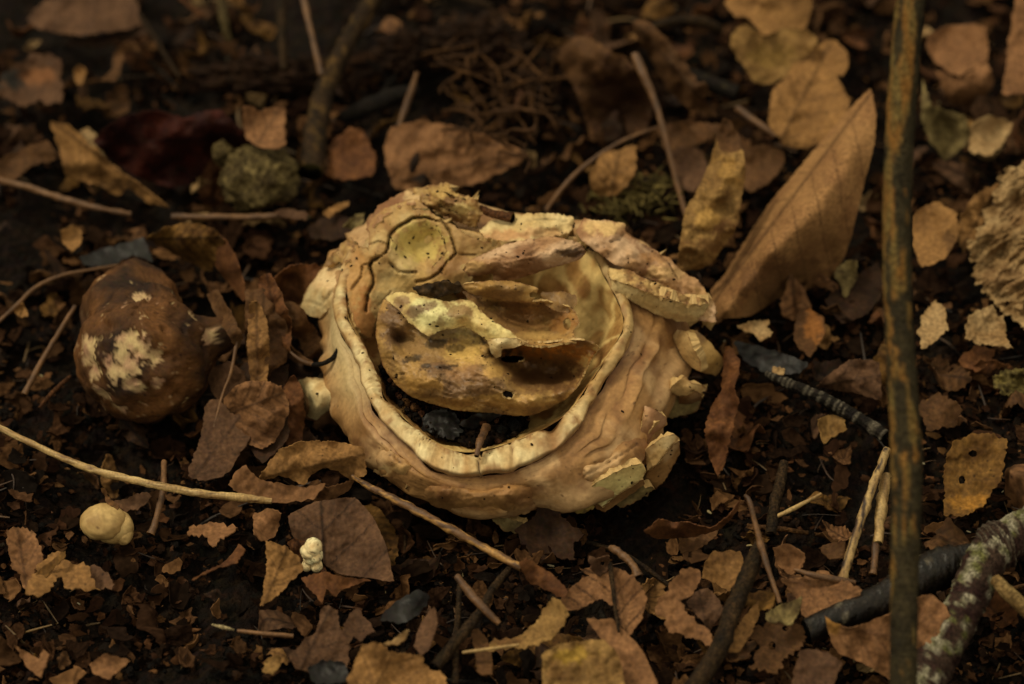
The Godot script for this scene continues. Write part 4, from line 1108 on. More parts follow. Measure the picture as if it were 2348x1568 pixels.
	leaf("dry_leaf", "arched dark maroon leaf at the upper left above the long tan leaf", "maroon", [212, 322, 9, 268, 272, 20, 340, 254, 25, 390, 262, 25, 424, 268, 24, 500, 250, 26, 560, 300, 20, 582, 332, 14, 540, 347, 12, 498, 330, 12, 482, 400, 3, 402, 430, 1, 300, 402, 1, 250, 362, 3], {"ctrl": [380, 310, 22, 480, 300, 22, 380, 370, 8], "sp": 6, "vein": [230, 330, 560, 310, 60, 0.3]})
	leaf("dry_leaf", "long folded tan leaf pointing down to the right at upper left", "tan", [115, 280, 13, 158, 288, 16, 202, 328, 17, 262, 380, 16, 330, 430, 13, 388, 476, 9, 340, 466, 7, 306, 440, 7, 292, 432, 8, 270, 450, 5, 222, 424, 6, 150, 402, 6, 138, 350, 9], {"ctrl": [230, 385, 13], "sp": 5, "vein": [130, 285, 380, 472, 60, 0.35], "blobs": [[255, 425, 40, 12, C(60, 42, 26), 0.6]]})
	leaf("dry_leaf", "dull curled leaf at the left edge above the hairy twig", "brown", [-30, 380, 40, 345, 110, 320, 128, 365, 70, 380, 36, 412, -20, 420], {"h": 9, "tilt": [0, -5], "warp": 3})
	leaf("dry_leaf", "purplish brown leaf in the far upper left corner", "purple", [62, 42, 100, 4, 190, -20, 305, -10, 326, 58, 250, 72, 182, 82, 90, 66], {"h": 14, "tilt": [0, -3], "warp": 3})
	leaf("dry_leaf", "dark leaf strip under the purplish leaf in the upper left corner", "dark", [160, 92, 250, 76, 332, 56, 336, 78, 232, 108, 150, 104], {"h": 8, "tilt": [0, -4]})
	leaf("dry_leaf", "ragged spotted leaf with a wet dark patch at the upper left edge", "purple", [-20, 200, 30, 150, 90, 118, 136, 136, 142, 230, 104, 240, 96, 222, 60, 246, 24, 232], {"h": 11, "tilt": [1, -4], "warp": 3, "jag": 6, "blobs": [[30, 180, 34, 22, C(40, 44, 44), 0.9], [90, 175, 34, 18, C(150, 100, 62), 0.6]]})
	leaf("dry_leaf", "thin S-curled brown leaf at upper left", "brown", [232, 182, 258, 160, 262, 120, 285, 98, 312, 100, 325, 122, 300, 112, 282, 124, 278, 160, 262, 188], {"h": 16, "tilt": [0, -6], "sp": 5})
	leaf("dry_leaf", "small pale leaf scrap beside the S-curled leaf", "tan", [170, 160, 184, 150, 196, 168, 186, 195, 172, 190], {"h": 11, "sp": 5})
	# left: leaves between the small mushroom and the puffball
	leaf("dry_leaf", "ribbed golden brown leaf rolled over above the small dark mushroom", "gold", [334, 546, 16, 378, 522, 22, 430, 508, 25, 492, 522, 25, 512, 560, 21, 500, 600, 15, 480, 622, 10, 440, 606, 8, 395, 580, 9], {"ctrl": [430, 540, 25, 430, 580, 15], "sp": 5, "vein": [345, 548, 505, 545, 22, 0.5]})
	leaf("dry_leaf", "narrow orange brown leaf side folding down behind the brown leaf cluster", "red", [490, 530, 24, 520, 555, 25, 545, 600, 25, 560, 660, 23, 558, 690, 20, 520, 645, 13, 488, 602, 14], {"ctrl": [525, 610, 20], "sp": 5, "jag": 2})
	leaf("dry_leaf", "brown leaf standing on edge just right of the small dark mushroom", "brown", [562, 668, 27, 600, 660, 30, 636, 690, 29, 654, 730, 27, 660, 790, 23, 656, 832, 19, 622, 852, 17, 602, 920, 11, 586, 962, 7, 580, 900, 11, 572, 850, 14, 562, 790, 19], {"ctrl": [610, 760, 26, 600, 840, 18.5], "sp": 5, "jag": 2.5, "vein": [590, 940, 605, 665, 70, 0.3], "blobs": [[640, 800, 24, 60, C(60, 38, 22), 0.5]]})
	leaf("dry_leaf", "warm brown upright leaf at the back of the cluster left of the puffball", "red", [590, 640, 30, 618, 626, 32, 640, 660, 31, 668, 740, 27, 664, 800, 22, 640, 830, 17, 625, 760, 22, 604, 690, 27], {"sp": 4.5, "jag": 2.5, "ctrl": [640, 720, 29], "vein": [645, 820, 612, 630, 40, 0.4]})
	leaf("dry_leaf", "tall brown leaf blade pointing down in front of the cluster, left of the puffball", "tan", [570, 700, 29, 590, 690, 31, 612, 735, 29, 618, 820, 23, 606, 900, 16, 590, 965, 9, 578, 905, 14, 566, 800, 22], {"sp": 4.5, "jag": 2.0, "ctrl": [600, 800, 25.5], "vein": [590, 960, 588, 692, 44, 0.4], "blobs": [[585, 850, 20, 70, C(84, 56, 34), 0.5]]})
	leaf("dry_leaf", "brown folded leaf lying across the bottom of the cluster left of the puffball", "pink", [500, 930, 12, 545, 880, 19, 600, 872, 22, 645, 885, 21, 664, 935, 16, 640, 1000, 10, 600, 1030, 8, 560, 1010, 7, 520, 965, 9], {"sp": 4.5, "jag": 2.5, "ctrl": [590, 925, 19], "vein": [520, 950, 650, 900, 36, 0.4], "blobs": [[600, 990, 60, 26, C(76, 50, 32), 0.6]]})
	leaf("dry_leaf", "dark reddish leaf corner beside the pale lobe, left of the puffball", "red", [640, 900, 15, 672, 860, 19, 690, 880, 17, 700, 950, 10, 690, 1010, 6, 655, 1020, 6, 646, 960, 11], {"sp": 4.5, "jag": 2.5, "ctrl": [672, 930, 15]})
	leaf("dry_leaf", "dark folded leaf low in the cluster left of the puffball", "dark", [560, 830, 610, 845, 662, 835, 652, 900, 662, 1000, 602, 1062, 556, 1000, 536, 960, 505, 935], {"h": 9, "tilt": [3, -4], "sp": 6})
	leaf("dry_leaf", "reddish brown cupped leaf tucked against the puffball's upper left side", "red", [624, 642, 22, 660, 610, 26, 722, 604, 28, 742, 622, 26, 722, 652, 21, 702, 682, 17, 690, 732, 12, 652, 702, 14], {"ctrl": [680, 640, 20], "sp": 5})
	leaf("dry_leaf", "crumpled brown leaf touching the puffball's left side", "brown", [634, 694, 20, 660, 690, 22, 690, 702, 21, 716, 745, 18, 744, 792, 14, 730, 822, 11, 700, 818, 12, 684, 780, 14, 652, 752, 17], {"ctrl": [690, 750, 20], "sp": 5, "crump": 0.6})
	leaf("dry_leaf", "thin curled leaf shred with a long stem, left of the puffball", "brown", [632, 757, 19, 652, 775, 21, 672, 800, 20, 712, 826, 19, 720, 836, 18, 690, 836, 16, 660, 820, 16, 645, 790, 17], {"sp": 4, "jag": 1.5})
	leaf("dry_leaf", "pinkish brown ragged leaf below the small dark mushroom's right side", "purple", [428, 1092, 460, 1000, 472, 925, 500, 915, 540, 952, 602, 920, 634, 908, 606, 960, 562, 1022, 524, 1082, 480, 1102], {"h": 9, "tilt": [2, -4], "warp": 2, "vein": [450, 1085, 570, 930, 50, 0.3]})
	leaf("dry_leaf", "arched golden tan leaf with a dark hollow under its lower edge, left of puffball", "tan", [592, 1100, 9, 615, 1060, 14, 642, 1030, 17, 702, 1010, 19, 782, 1014, 19, 834, 1028, 17, 839, 1086, 12, 802, 1100, 10.5, 776, 1082, 13.5, 745, 1074, 15, 715, 1086, 13.5, 700, 1112, 9.5, 645, 1092, 12], {"ctrl": [720, 1045, 18.5], "sp": 4.5, "jag": 2.5, "vein": [600, 1095, 835, 1040, 80, 0.15]})
	leaf("dry_leaf", "pinkish brown wavy leaf under the arched golden leaf", "pink", [524, 1112, 540, 1082, 562, 1068, 600, 1100, 702, 1116, 745, 1108, 722, 1142, 662, 1152, 622, 1152, 562, 1142], {"h": 7, "tilt": [0, -5], "warp": 2.5})
	leaf("dry_leaf", "rolled edge of a pink brown leaf beside the arched golden leaf's hollow", "pink", [704, 1114, 8, 728, 1098, 10, 748, 1118, 8, 790, 1108, 8, 815, 1096, 9, 805, 1118, 6, 760, 1146, 4, 700, 1150, 4], {"sp": 5})
	leaf("dry_leaf", "large flat purplish brown leaf with clear side veins below the puffball", "purple", [660, 1182, 9, 720, 1150, 12, 812, 1140, 13, 852, 1182, 11, 882, 1240, 9, 902, 1332, 7, 850, 1326, 5, 780, 1316, 4, 742, 1292, 4, 732, 1252, 6, 672, 1232, 7], {"sp": 5, "jag": 1.5, "warp": 0.8, "vein": [745, 1310, 735, 1145, 92, 0.5]})
	leaf("dry_leaf", "tan triangular leaf left of the bright white mushroom crumb", "tan", [608, 1240, 652, 1250, 688, 1280, 694, 1310, 668, 1330, 640, 1362, 600, 1388, 606, 1330, 612, 1290], {"h": 9, "tilt": [-1, -3], "sp": 5, "vein": [605, 1385, 660, 1250, 40, 0.35]})
	leaf("dry_leaf", "pinkish scrap above the tan triangular leaf", "pink", [580, 1180, 612, 1165, 645, 1178, 640, 1205, 628, 1232, 600, 1240, 584, 1225], {"h": 8, "tilt": [1, -3]})
	leaf("dry_leaf", "two-lobed orange brown leaf under the purplish veined leaf", "red", [690, 1325, 740, 1310, 800, 1325, 850, 1330, 800, 1345, 782, 1352, 770, 1370, 748, 1350, 738, 1385, 722, 1362, 702, 1345], {"h": 6, "tilt": [0, -3], "sp": 5})
	leaf("dry_leaf", "torn mottled leaf at the far left below the pale chunk", "pink", [14, 1214, 76, 1213, 100, 1280, 88, 1300, 62, 1350, 40, 1320, 24, 1290], {"h": 6, "tilt": [0, -3], "jag": 6, "vein": [60, 1340, 40, 1215, 44, 0.4]})
	leaf("dry_leaf", "ragged brown leaf lobe crossing the torn mottled leaf, lower left", "tan", [88, 1292, 130, 1265, 160, 1290, 212, 1300, 205, 1325, 230, 1352, 200, 1358, 150, 1345, 140, 1320, 100, 1365, 58, 1360], {"h": 8, "tilt": [-1, -2], "jag": 7, "warp": 2.5})
	leaf("dry_leaf", "purplish leaf lobe under the ragged brown leaf, lower left", "purple", [135, 1320, 180, 1350, 230, 1352, 262, 1340, 240, 1310, 222, 1300, 190, 1300, 160, 1330], {"h": 6, "jag": 6})
	leaf("leaf_scrap", "folded dark gold leaf strip on the torn mottled leaf, lower left", "gold", [75, 1335, 92, 1305, 130, 1275, 150, 1262, 152, 1275, 120, 1305, 88, 1345], {"h": 12, "sp": 5}, "leaf scrap")
	leaf("leaf_scrap", "purplish scrap beside the pale mushroom chunk", "purple", [255, 1150, 292, 1140, 335, 1128, 348, 1140, 320, 1165, 285, 1172], {"h": 6, "tilt": [0, -3], "sp": 5}, "leaf scrap")
	leaf("leaf_scrap", "thin curled leaf sliver standing on the pale mushroom chunk", "stem", [232, 1118, 240, 1120, 250, 1142, 272, 1160, 268, 1168, 244, 1150], {"h": 15, "sp": 4}, "leaf scrap")
	leaf("leaf_scrap", "bright orange brown sliver in the dark soil left of the tan triangular leaf", "red", [440, 1330, 470, 1308, 520, 1285, 548, 1245, 560, 1258, 545, 1290, 500, 1302], {"h": 8, "sp": 5, "tilt": [0, -2]}, "leaf scrap")
	leaf("leaf_scrap", "jagged brown scrap between the straw and the orange sliver", "pink", [440, 1205, 500, 1198, 545, 1210, 520, 1228, 490, 1250, 462, 1230, 430, 1225], {"h": 6, "jag": 6, "sp": 5}, "leaf scrap")
	leaf("leaf_scrap", "V-shaped brown scrap near the bottom left corner", "pink", [34, 1480, 60, 1495, 90, 1510, 98, 1490, 112, 1500, 95, 1552, 70, 1540], {"h": 7, "sp": 5, "tilt": [0, -3]}, "leaf scrap")
	leaf("leaf_scrap", "pinkish leaf piece beside the V-shaped scrap, bottom left", "pink", [205, 1525, 240, 1500, 280, 1510, 300, 1515, 270, 1540, 245, 1558, 215, 1545], {"h": 6, "sp": 5, "tilt": [0, -3]}, "leaf scrap")
	leaf("leaf_scrap", "yellow mottled scrap on the soil left of the big purplish bottom leaf", "yellow", [600, 1540, 612, 1510, 640, 1500, 646, 1520, 625, 1545], {"h": 6, "sp": 4, "jag": 3}, "leaf scrap")
	# bottom row
	leaf("dry_leaf", "broad bright tan leaf cut by the bottom edge, left of centre", "tan", [790, 1610, 802, 1548, 832, 1480, 866, 1476, 884, 1485, 918, 1500, 962, 1500, 985, 1532, 1022, 1546, 1012, 1620, 900, 1660], {"h": 14, "tilt": [-1, -4], "warp": 3, "sp": 5, "jag": 5, "blobs": [[870, 1500, 24, 34, C(110, 78, 44), 0.6]], "vein": [840, 1620, 900, 1490, 52, 0.2]})
	leaf("dry_leaf", "flat purplish leaf with a wet grey sheen near the bottom, left of centre", "purple", [664, 1502, 700, 1465, 724, 1450, 735, 1400, 752, 1388, 772, 1400, 780, 1440, 802, 1482, 792, 1542, 742, 1552, 682, 1532], {"h": 8, "tilt": [0, -3], "warp": 2, "sp": 5, "vein": [690, 1530, 755, 1400, 44, 0.35]})
	leaf("dry_leaf", "wet slate grey leaf piece beside the broad tan bottom leaf", "wet", [704, 1532, 740, 1514, 790, 1520, 798, 1562, 724, 1570], {"h": 12, "tilt": [0, -2], "sp": 5})
	leaf("dry_leaf", "small forked pink brown leaf above the broad tan bottom leaf", "purple", [795, 1420, 820, 1395, 840, 1420, 862, 1452, 840, 1455, 825, 1470, 812, 1460, 790, 1482, 780, 1455], {"h": 9, "sp": 5, "jag": 4})
	leaf("leaf_scrap", "pale upturned leaf tip on the broad tan bottom leaf", "pale", [880, 1476, 905, 1462, 934, 1446, 928, 1465, 912, 1476], {"h": 20, "tilt": [4, -6], "sp": 4}, "leaf scrap")
	leaf("dry_leaf", "mottled yellow leaf with torn spots, cut by the bottom edge at centre", "yellow", [1243, 1500, 1290, 1476, 1340, 1468, 1382, 1466, 1405, 1485, 1424, 1520, 1432, 1620, 1250, 1640], {"h": 15, "tilt": [0, -4], "warp": 2.5, "sp": 5, "jag": 2, "crump": 0.6, "blobs": [[1310, 1500, 40, 18, C(170, 138, 52), 0.6], [1320, 1550, 44, 20, C(88, 62, 34), 0.55], [1270, 1540, 18, 26, C(96, 66, 36), 0.5]]})
	leaf("dry_leaf", "smooth brown leaf behind the mottled yellow leaf at the bottom", "pink", [1345, 1418, 1370, 1422, 1402, 1418, 1440, 1455, 1472, 1490, 1505, 1560, 1515, 1640, 1420, 1640, 1400, 1500], {"h": 11, "tilt": [2, -3], "sp": 6, "jag": 1.5, "warp": 2})
	leaf("dry_leaf", "orange tan ragged leaf curling upward, bottom centre", "yellow", [1112, 1490, 1130, 1470, 1182, 1460, 1232, 1428, 1244, 1400, 1266, 1368, 1302, 1398, 1298, 1425, 1282, 1442, 1262, 1468, 1190, 1486], {"h": 12, "tilt": [3, -4], "sp": 5, "jag": 5, "blobs": [[1160, 1470, 30, 8, C(90, 58, 34), 0.5]]})
	leaf("dry_leaf", "pink leaf with dark midrib, bottom centre right", "pink", [1284, 1372, 1330, 1330, 1400, 1298, 1452, 1320, 1482, 1370, 1470, 1422, 1440, 1458, 1420, 1425, 1412, 1392, 1372, 1372, 1338, 1392, 1300, 1400], {"h": 10, "tilt": [0, -3], "sp": 5, "jag": 3, "vein": [1425, 1452, 1402, 1296, 44, 0.65]})
	leaf("dry_leaf", "small grey brown leaf piece with a round hole above the pink veined leaf", "purple", [1350, 1275, 1372, 1280, 1395, 1276, 1396, 1300, 1378, 1318, 1356, 1305], {"h": 14, "tilt": [0, -3], "sp": 4, "holes": [[1381, 1291, 5, 6]]})
	leaf("dry_leaf", "long zigzag torn tan leaf, lower right of the puffball", "pink", [1560, 1306, 1596, 1302, 1609, 1320, 1587, 1363, 1562, 1376, 1568, 1394, 1582, 1410, 1606, 1430, 1634, 1452, 1632, 1485, 1604, 1468, 1577, 1462, 1528, 1446, 1522, 1416, 1500, 1394, 1520, 1362], {"h": 12, "tilt": [0, -3], "sp": 5, "jag": 5})
	leaf("dry_leaf", "tan leaf with dark blotch under the dark leaning twig", "tan", [1614, 1296, 1636, 1265, 1696, 1262, 1706, 1290, 1686, 1342, 1678, 1358, 1645, 1340, 1611, 1326], {"h": 10, "tilt": [0, -3], "sp": 5, "blobs": [[1660, 1275, 26, 16, C(70, 46, 30), 0.5]]})
	leaf("dry_leaf", "grey brown leaf between the zigzag leaf and the dark twig", "purple", [1574, 1380, 1604, 1350, 1630, 1352, 1659, 1394, 1628, 1446, 1604, 1418], {"h": 8, "sp": 5, "tilt": [0, -2], "vein": [1620, 1440, 1600, 1350, 36, 0.3]})
	leaf("dry_leaf", "wavy folded reddish leaf reaching up to a point, lower right of puffball", "red", [1476, 1218, 14, 1510, 1192, 18, 1540, 1196, 17, 1577, 1198, 16, 1628, 1212, 17, 1672, 1182, 22, 1698, 1142, 27, 1690, 1172, 22, 1650, 1214, 15, 1594, 1230, 10, 1554, 1234, 9, 1507, 1236, 10], {"ctrl": [1545, 1212, 17], "sp": 4.5, "jag": 2})
	leaf("dry_leaf", "dark underside fold beneath the wavy reddish leaf", "brown", [1556, 1236, 1600, 1230, 1650, 1214, 1628, 1240, 1590, 1262, 1560, 1268], {"h": 6, "tilt": [0, -4], "sp": 5})
	leaf("dry_leaf", "slim tan leaf blade right of the dark leaning twig", "tan", [1740, 1378, 1734, 1427, 1697, 1491, 1668, 1492, 1685, 1444, 1712, 1405], {"h": 10, "sp": 5, "tilt": [0, -3]})
	leaf("dry_leaf", "broad brown ragged leaf left of the speckled upright stick, lower right", "pink", [1789, 1326, 1830, 1328, 1882, 1308, 1942, 1332, 1976, 1352, 1958, 1375, 1932, 1397, 1912, 1392, 1890, 1418, 1858, 1428, 1836, 1404, 1822, 1370], {"h": 10, "tilt": [1, -3], "sp": 5, "jag": 4, "warp": 2, "vein": [1800, 1330, 1960, 1360, 40, 0.2]})
	leaf("dry_leaf", "dull olive tan leaf square below the broad ragged leaf", "olive", [1757, 1404, 1800, 1385, 1838, 1367, 1832, 1407, 1812, 1432, 1790, 1425, 1762, 1428], {"h": 14, "tilt": [1, -3], "sp": 5})
	leaf("dry_leaf", "large pinkish tan leaf passing behind the foot of the speckled stick", "pink", [1889, 1410, 14, 1918, 1432, 15, 1950, 1441, 15, 2030, 1410, 17, 2114, 1366, 20, 2135, 1362, 20, 2165, 1387, 18, 2182, 1421, 15, 2164, 1462, 13, 2131, 1490, 11, 2107, 1546, 6, 2060, 1570, 5, 1996, 1530, 7, 1960, 1512, 8, 1922, 1498, 9, 1905, 1470, 11], {"sp": 6, "jag": 2, "warp": 1.5, "vein": [1910, 1430, 2130, 1480, 50, 0.22], "blobs": [[1910, 1425, 20, 24, C(160, 116, 52), 0.6]]})
	leaf("dry_leaf", "grey tan leaf cut by the bottom edge, left of the speckled stick", "purple", [1836, 1490, 1896, 1494, 1930, 1520, 1912, 1566, 1890, 1630, 1800, 1640], {"h": 11, "tilt": [0, -4], "sp": 6})
	leaf("dry_leaf", "dark rotten leaf full of holes near the bottom, left of the speckled stick", "brown", [1720, 1440, 1780, 1428, 1846, 1440, 1842, 1475, 1810, 1500, 1770, 1545, 1722, 1530, 1740, 1490], {"h": 6, "jag": 9, "sp": 5, "holes": [[1800, 1440, 8, 7], [1770, 1480, 9, 10]]})
	leaf("dry_leaf", "small pinkish tan leaf above the broad ragged leaf", "pink", [1773, 1256, 1810, 1249, 1844, 1269, 1840, 1294, 1816, 1317, 1784, 1296], {"h": 9, "tilt": [0, -3], "sp": 5})
	leaf("dry_leaf", "small brown leaf between the two pale reed stalks, lower right", "brown", [1877, 1256, 1904, 1246, 1932, 1242, 1941, 1272, 1920, 1282, 1898, 1278], {"h": 6, "sp": 5})
	leaf("dry_leaf", "yellow brown torn leaf under the bent tan stem, lower right", "gold", [1708, 1360, 1764, 1352, 1778, 1377, 1757, 1398, 1730, 1400, 1704, 1384], {"h": 8, "sp": 5, "jag": 5})
	leaf("dry_leaf", "slim pointed purplish leaf standing near the bottom, left of centre", "purple", [948, 1480, 966, 1426, 994, 1390, 1002, 1428, 984, 1488, 966, 1502], {"h": 12, "tilt": [3, -3], "sp": 4.5, "jag": 1.5})
	leaf("dry_leaf", "brown leaf slip beside the straw at bottom centre", "brown", [1080, 1447, 1098, 1441, 1128, 1482, 1128, 1546, 1096, 1540], {"h": 8, "sp": 5})
	leaf("dry_leaf", "orange brown leaf tip at the end of the hairy stem below the puffball", "red", [1190, 1292, 1206, 1280, 1240, 1300, 1268, 1318, 1304, 1356, 1288, 1372, 1246, 1348, 1210, 1332], {"h": 13, "tilt": [0, -4], "sp": 4.5, "jag": 3})
	leaf("dry_leaf", "torn dark purplish leaf lying below the puffball's front", "dark", [1180, 1215, 1215, 1195, 1240, 1150, 1275, 1165, 1300, 1200, 1340, 1225, 1310, 1250, 1320, 1285, 1262, 1270, 1240, 1292, 1205, 1250], {"h": 3, "tilt": [0, -3], "sp": 5, "jag": 5, "warp": 3})
	leaf("dry_leaf", "folded black wet leaf under the hairy stem", "wet", [870, 1420, 905, 1380, 960, 1350, 985, 1370, 960, 1410, 920, 1430], {"h": 5, "sp": 6, "bow": 3})
	# right edge
	leaf("dry_leaf", "big pale wrinkled leaf at the right edge", "pale", [2296, 402, 22, 2350, 362, 26, 2420, 380, 26, 2420, 690, 14, 2352, 702, 12, 2300, 704, 11, 2258, 668, 11, 2238, 640, 12, 2220, 562, 15, 2258, 500, 18], {"sp": 4.5, "jag": 11, "soft": 0.1, "warp": 3.0, "crump": 0.4, "wr": [1.3, -35], "blobs": [[2300, 640, 50, 26, C(112, 80, 50), 0.6], [2340, 480, 40, 30, C(120, 86, 54), 0.5]], "vein": [2235, 600, 2420, 480, 40, 0.3]})
	leaf("dry_leaf", "small cream leaf with a dark crease at the right edge, upper part", "pale", [2226, 286, 2266, 262, 2320, 283, 2304, 323, 2266, 358, 2222, 343], {"h": 16, "tilt": [0, -6], "sp": 5, "warp": 2.5})
	leaf("dry_leaf", "pinkish crumpled leaf right of the speckled stick's top", "pink", [2124, 112, 2130, 78, 2170, 62, 2216, 56, 2258, 62, 2264, 134, 2200, 172, 2150, 150], {"h": 20, "tilt": [0, -6], "warp": 4})
	leaf("dry_leaf", "reddish brown leaf cut by the upper right edge", "pink", [2333, -20, 2420, -40, 2420, 205, 2330, 216, 2298, 214, 2312, 88], {"h": 28, "tilt": [0, -6], "warp": 2})
	leaf("dry_leaf", "curled pale greenish leaf right of the speckled stick", "olive", [2114, 180, 24, 2136, 242, 22, 2212, 266, 20, 2222, 324, 14, 2168, 366, 8, 2131, 320, 14, 2112, 268, 20], {"sp": 5, "jag": 3, "ctrl": [2160, 290, 12], "warp": 1.5})
	leaf("dry_leaf", "rounded tan leaf just right of the speckled stick's middle", "tan", [2094, 492, 2120, 472, 2152, 464, 2192, 490, 2197, 542, 2166, 592, 2112, 612, 2092, 560], {"h": 15, "tilt": [-1, -5], "sp": 5, "blobs": [[2180, 560, 14, 26, C(60, 40, 26), 0.5]]})
	leaf("dry_leaf", "pale ragged leaf scrap beside the speckled stick, right of the middle", "pale", [2104, 764, 2118, 716, 2142, 690, 2168, 716, 2172, 756, 2150, 776, 2118, 798], {"h": 11, "tilt": [0, -4], "sp": 4.5, "jag": 5})
	leaf("dry_leaf", "pale toothed leaf below the big wrinkled leaf at the right edge", "pale", [2218, 728, 2240, 712, 2276, 700, 2286, 724, 2300, 720, 2304, 772, 2322, 798, 2280, 792, 2243, 788, 2216, 776], {"h": 13, "tilt": [0, -5], "sp": 4.5, "jag": 4, "vein": [2225, 780, 2280, 705, 26, 0.25]})
	leaf("dry_leaf", "brown pitted leaf under the pale toothed leaf at the right", "red", [2198, 822, 2234, 794, 2278, 802, 2270, 830, 2246, 850, 2210, 842], {"h": 7, "sp": 5, "jag": 4})
	leaf("dry_leaf", "orange brown moth-eaten leaf at the right edge, lower part", "gold", [2168, 1046, 2190, 1010, 2256, 990, 2310, 1012, 2292, 1100, 2262, 1146, 2224, 1178, 2164, 1180], {"h": 9, "tilt": [0, -4], "sp": 5, "jag": 5, "holes": [[2230, 1040, 10, 8], [2205, 1100, 8, 10]], "blobs": [[2225, 1150, 40, 18, C(168, 118, 48), 0.7]]})
	leaf("dry_leaf", "rust red narrow leaf hanging along the puffball's right side", "red", [1660, 795, 16, 1684, 800, 18, 1696, 838, 17, 1682, 892, 15, 1695, 920, 15, 1682, 974, 11, 1662, 1058, 6, 1645, 1092, 3, 1628, 1054, 4, 1614, 990, 7, 1630, 934, 10, 1652, 892, 13], {"sp": 4.5, "jag": 3, "ctrl": [1655, 960, 11.5]})
	leaf("dry_leaf", "pinkish folded leaf left of the speckled stick, mid right", "purple", [1872, 886, 8, 1946, 824, 15, 2014, 830, 14, 2020, 915, 9, 1966, 903, 8], {"sp": 5, "jag": 2, "vein": [1880, 885, 2015, 860, 40, 0.3]})
	leaf("dry_leaf", "brown leaf with an orange patch left of the speckled stick", "brown", [1828, 717, 1852, 705, 1886, 726, 1893, 760, 1858, 820, 1836, 800, 1820, 776], {"h": 8, "sp": 5, "blobs": [[1866, 750, 18, 34, C(150, 98, 50), 0.8]]})
	leaf("dry_leaf", "long black wet leaf right of the puffball", "wet", [1682, 784, 1720, 788, 1778, 806, 1852, 831, 1832, 856, 1761, 860, 1704, 824], {"h": 7, "sp": 5, "tilt": [0, -3]})
	leaf("leaf_scrap", "tiny pale scrap lying on the long black wet leaf", "pale", [1770, 842, 1786, 840, 1802, 850, 1796, 860, 1774, 856], {"h": 11, "sp": 4}, "leaf scrap")
	leaf("dry_leaf", "yellowish leaf below the ringed dark twig, left of the speckled stick", "yellow", [1874, 962, 1904, 950, 1934, 958, 1940, 984, 1912, 1000, 1888, 1017], {"h": 7, "sp": 5})
	leaf("leaf_scrap", "lacy pale leaf fragment just right of the puffball's slab", "pale", [1692, 748, 1720, 735, 1762, 732, 1756, 750, 1772, 762, 1742, 782, 1730, 765, 1705, 758], {"h": 9, "sp": 4, "jag": 4}, "leaf scrap")
	leaf("dry_leaf", "grey olive leaf tail below the big curled leaf's right end", "olive", [1910, 628, 1940, 596, 1962, 596, 1963, 640, 1950, 665, 1938, 682, 1926, 650], {"h": 8, "sp": 5, "tilt": [0, -4]})
	leaf("dry_leaf", "dark leaf under the big curled leaf's lower edge", "dark", [1890, 690, 1950, 640, 2010, 600, 2030, 660, 1990, 720, 1930, 740], {"h": 4, "sp": 6})
	leaf("dry_leaf", "shaded brown leaf in the gap left of the big curled leaf", "brown", [1690, 350, 1740, 330, 1790, 345, 1800, 372, 1760, 420, 1720, 440, 1700, 420], {"h": 9, "sp": 6, "tilt": [0, -4]})
	leaf("dry_leaf", "dark slate leaf lying above the small dark mushroom", "wet", [350, 600, 300, 585, 260, 606, 200, 610, 180, 590, 240, 570, 330, 545], {"h": 8, "sp": 6, "tilt": [0, -2]})
	leaf("leaf_scrap", "round pale brown leaf piece above the small dark mushroom's left", "tan", [138, 530, 165, 518, 186, 530, 188, 555, 165, 575, 145, 560], {"h": 9, "sp": 5, "tilt": [0, -4]}, "leaf scrap")
	leaf("leaf_scrap", "small pale tan scrap at the left edge beside the thin root", "tan", [30, 710, 55, 695, 64, 720, 45, 728], {"h": 8, "sp": 4}, "leaf scrap")
	leaf("dry_leaf", "tall mottled leaf right of the speckled stick's foot", "brown", [2100, 930, 2150, 900, 2200, 930, 2190, 975, 2130, 985], {"h": 6, "sp": 5, "tilt": [0, -3], "jag": 5})
	leaf("leaf_scrap", "pale yellow green scrap beside the puffball's upper left shoulder", "olive", [786, 520, 800, 505, 815, 492, 834, 488, 832, 515, 815, 528], {"h": 16, "sp": 4, "tilt": [0, -4]}, "leaf scrap")
	leaf("dry_leaf", "brown leaf in shadow above the puffball's upper left shoulder", "dark", [705, 520, 750, 495, 810, 500, 815, 530, 770, 550, 715, 545], {"h": 8, "sp": 6})
	leaf("leaf_scrap", "curved tan leaf edge between the cut twig and the puffball", "tan", [742, 490, 760, 472, 800, 460, 800, 470, 770, 486, 755, 500], {"h": 13, "sp": 4}, "leaf scrap")
	leaf("dry_leaf", "pale torn leaf strip hanging below the big wrinkled leaf at the right edge", "pale", [2262, 672, 13, 2300, 690, 14, 2350, 690, 14, 2410, 700, 14, 2410, 770, 9, 2350, 760, 10, 2330, 735, 11, 2300, 716, 12], {"sp": 4.5, "jag": 6, "soft": 0.1, "wr": [0.7, -20]})
	leaf("dry_leaf", "tan curled leaf tucked behind the big wrinkled leaf at the right edge", "tan", [2196, 520, 12, 2225, 455, 18, 2262, 430, 20, 2290, 420, 20, 2268, 490, 15, 2232, 560, 11, 2206, 580, 9], {"sp": 4.5, "jag": 4, "vein": [2200, 575, 2285, 425, 30, 0.3]})
	leaf("dry_leaf", "dull brown curled leaf left of the crumpled pinkish leaf, upper right", "pink", [2140, 160, 14, 2200, 176, 20, 2262, 140, 22, 2280, 190, 17, 2240, 240, 11, 2180, 236, 9], {"sp": 5, "jag": 4, "ctrl": [2215, 205, 19]})
	# moss at the right
	leaf("moss_patch", "small green mossy patch at the right edge", "moss", [2276, 865, 2310, 845, 2420, 860, 2420, 905, 2330, 908, 2290, 900], {"h": 8, "sp": 4, "jag": 6, "crump": 1.4}, "moss")

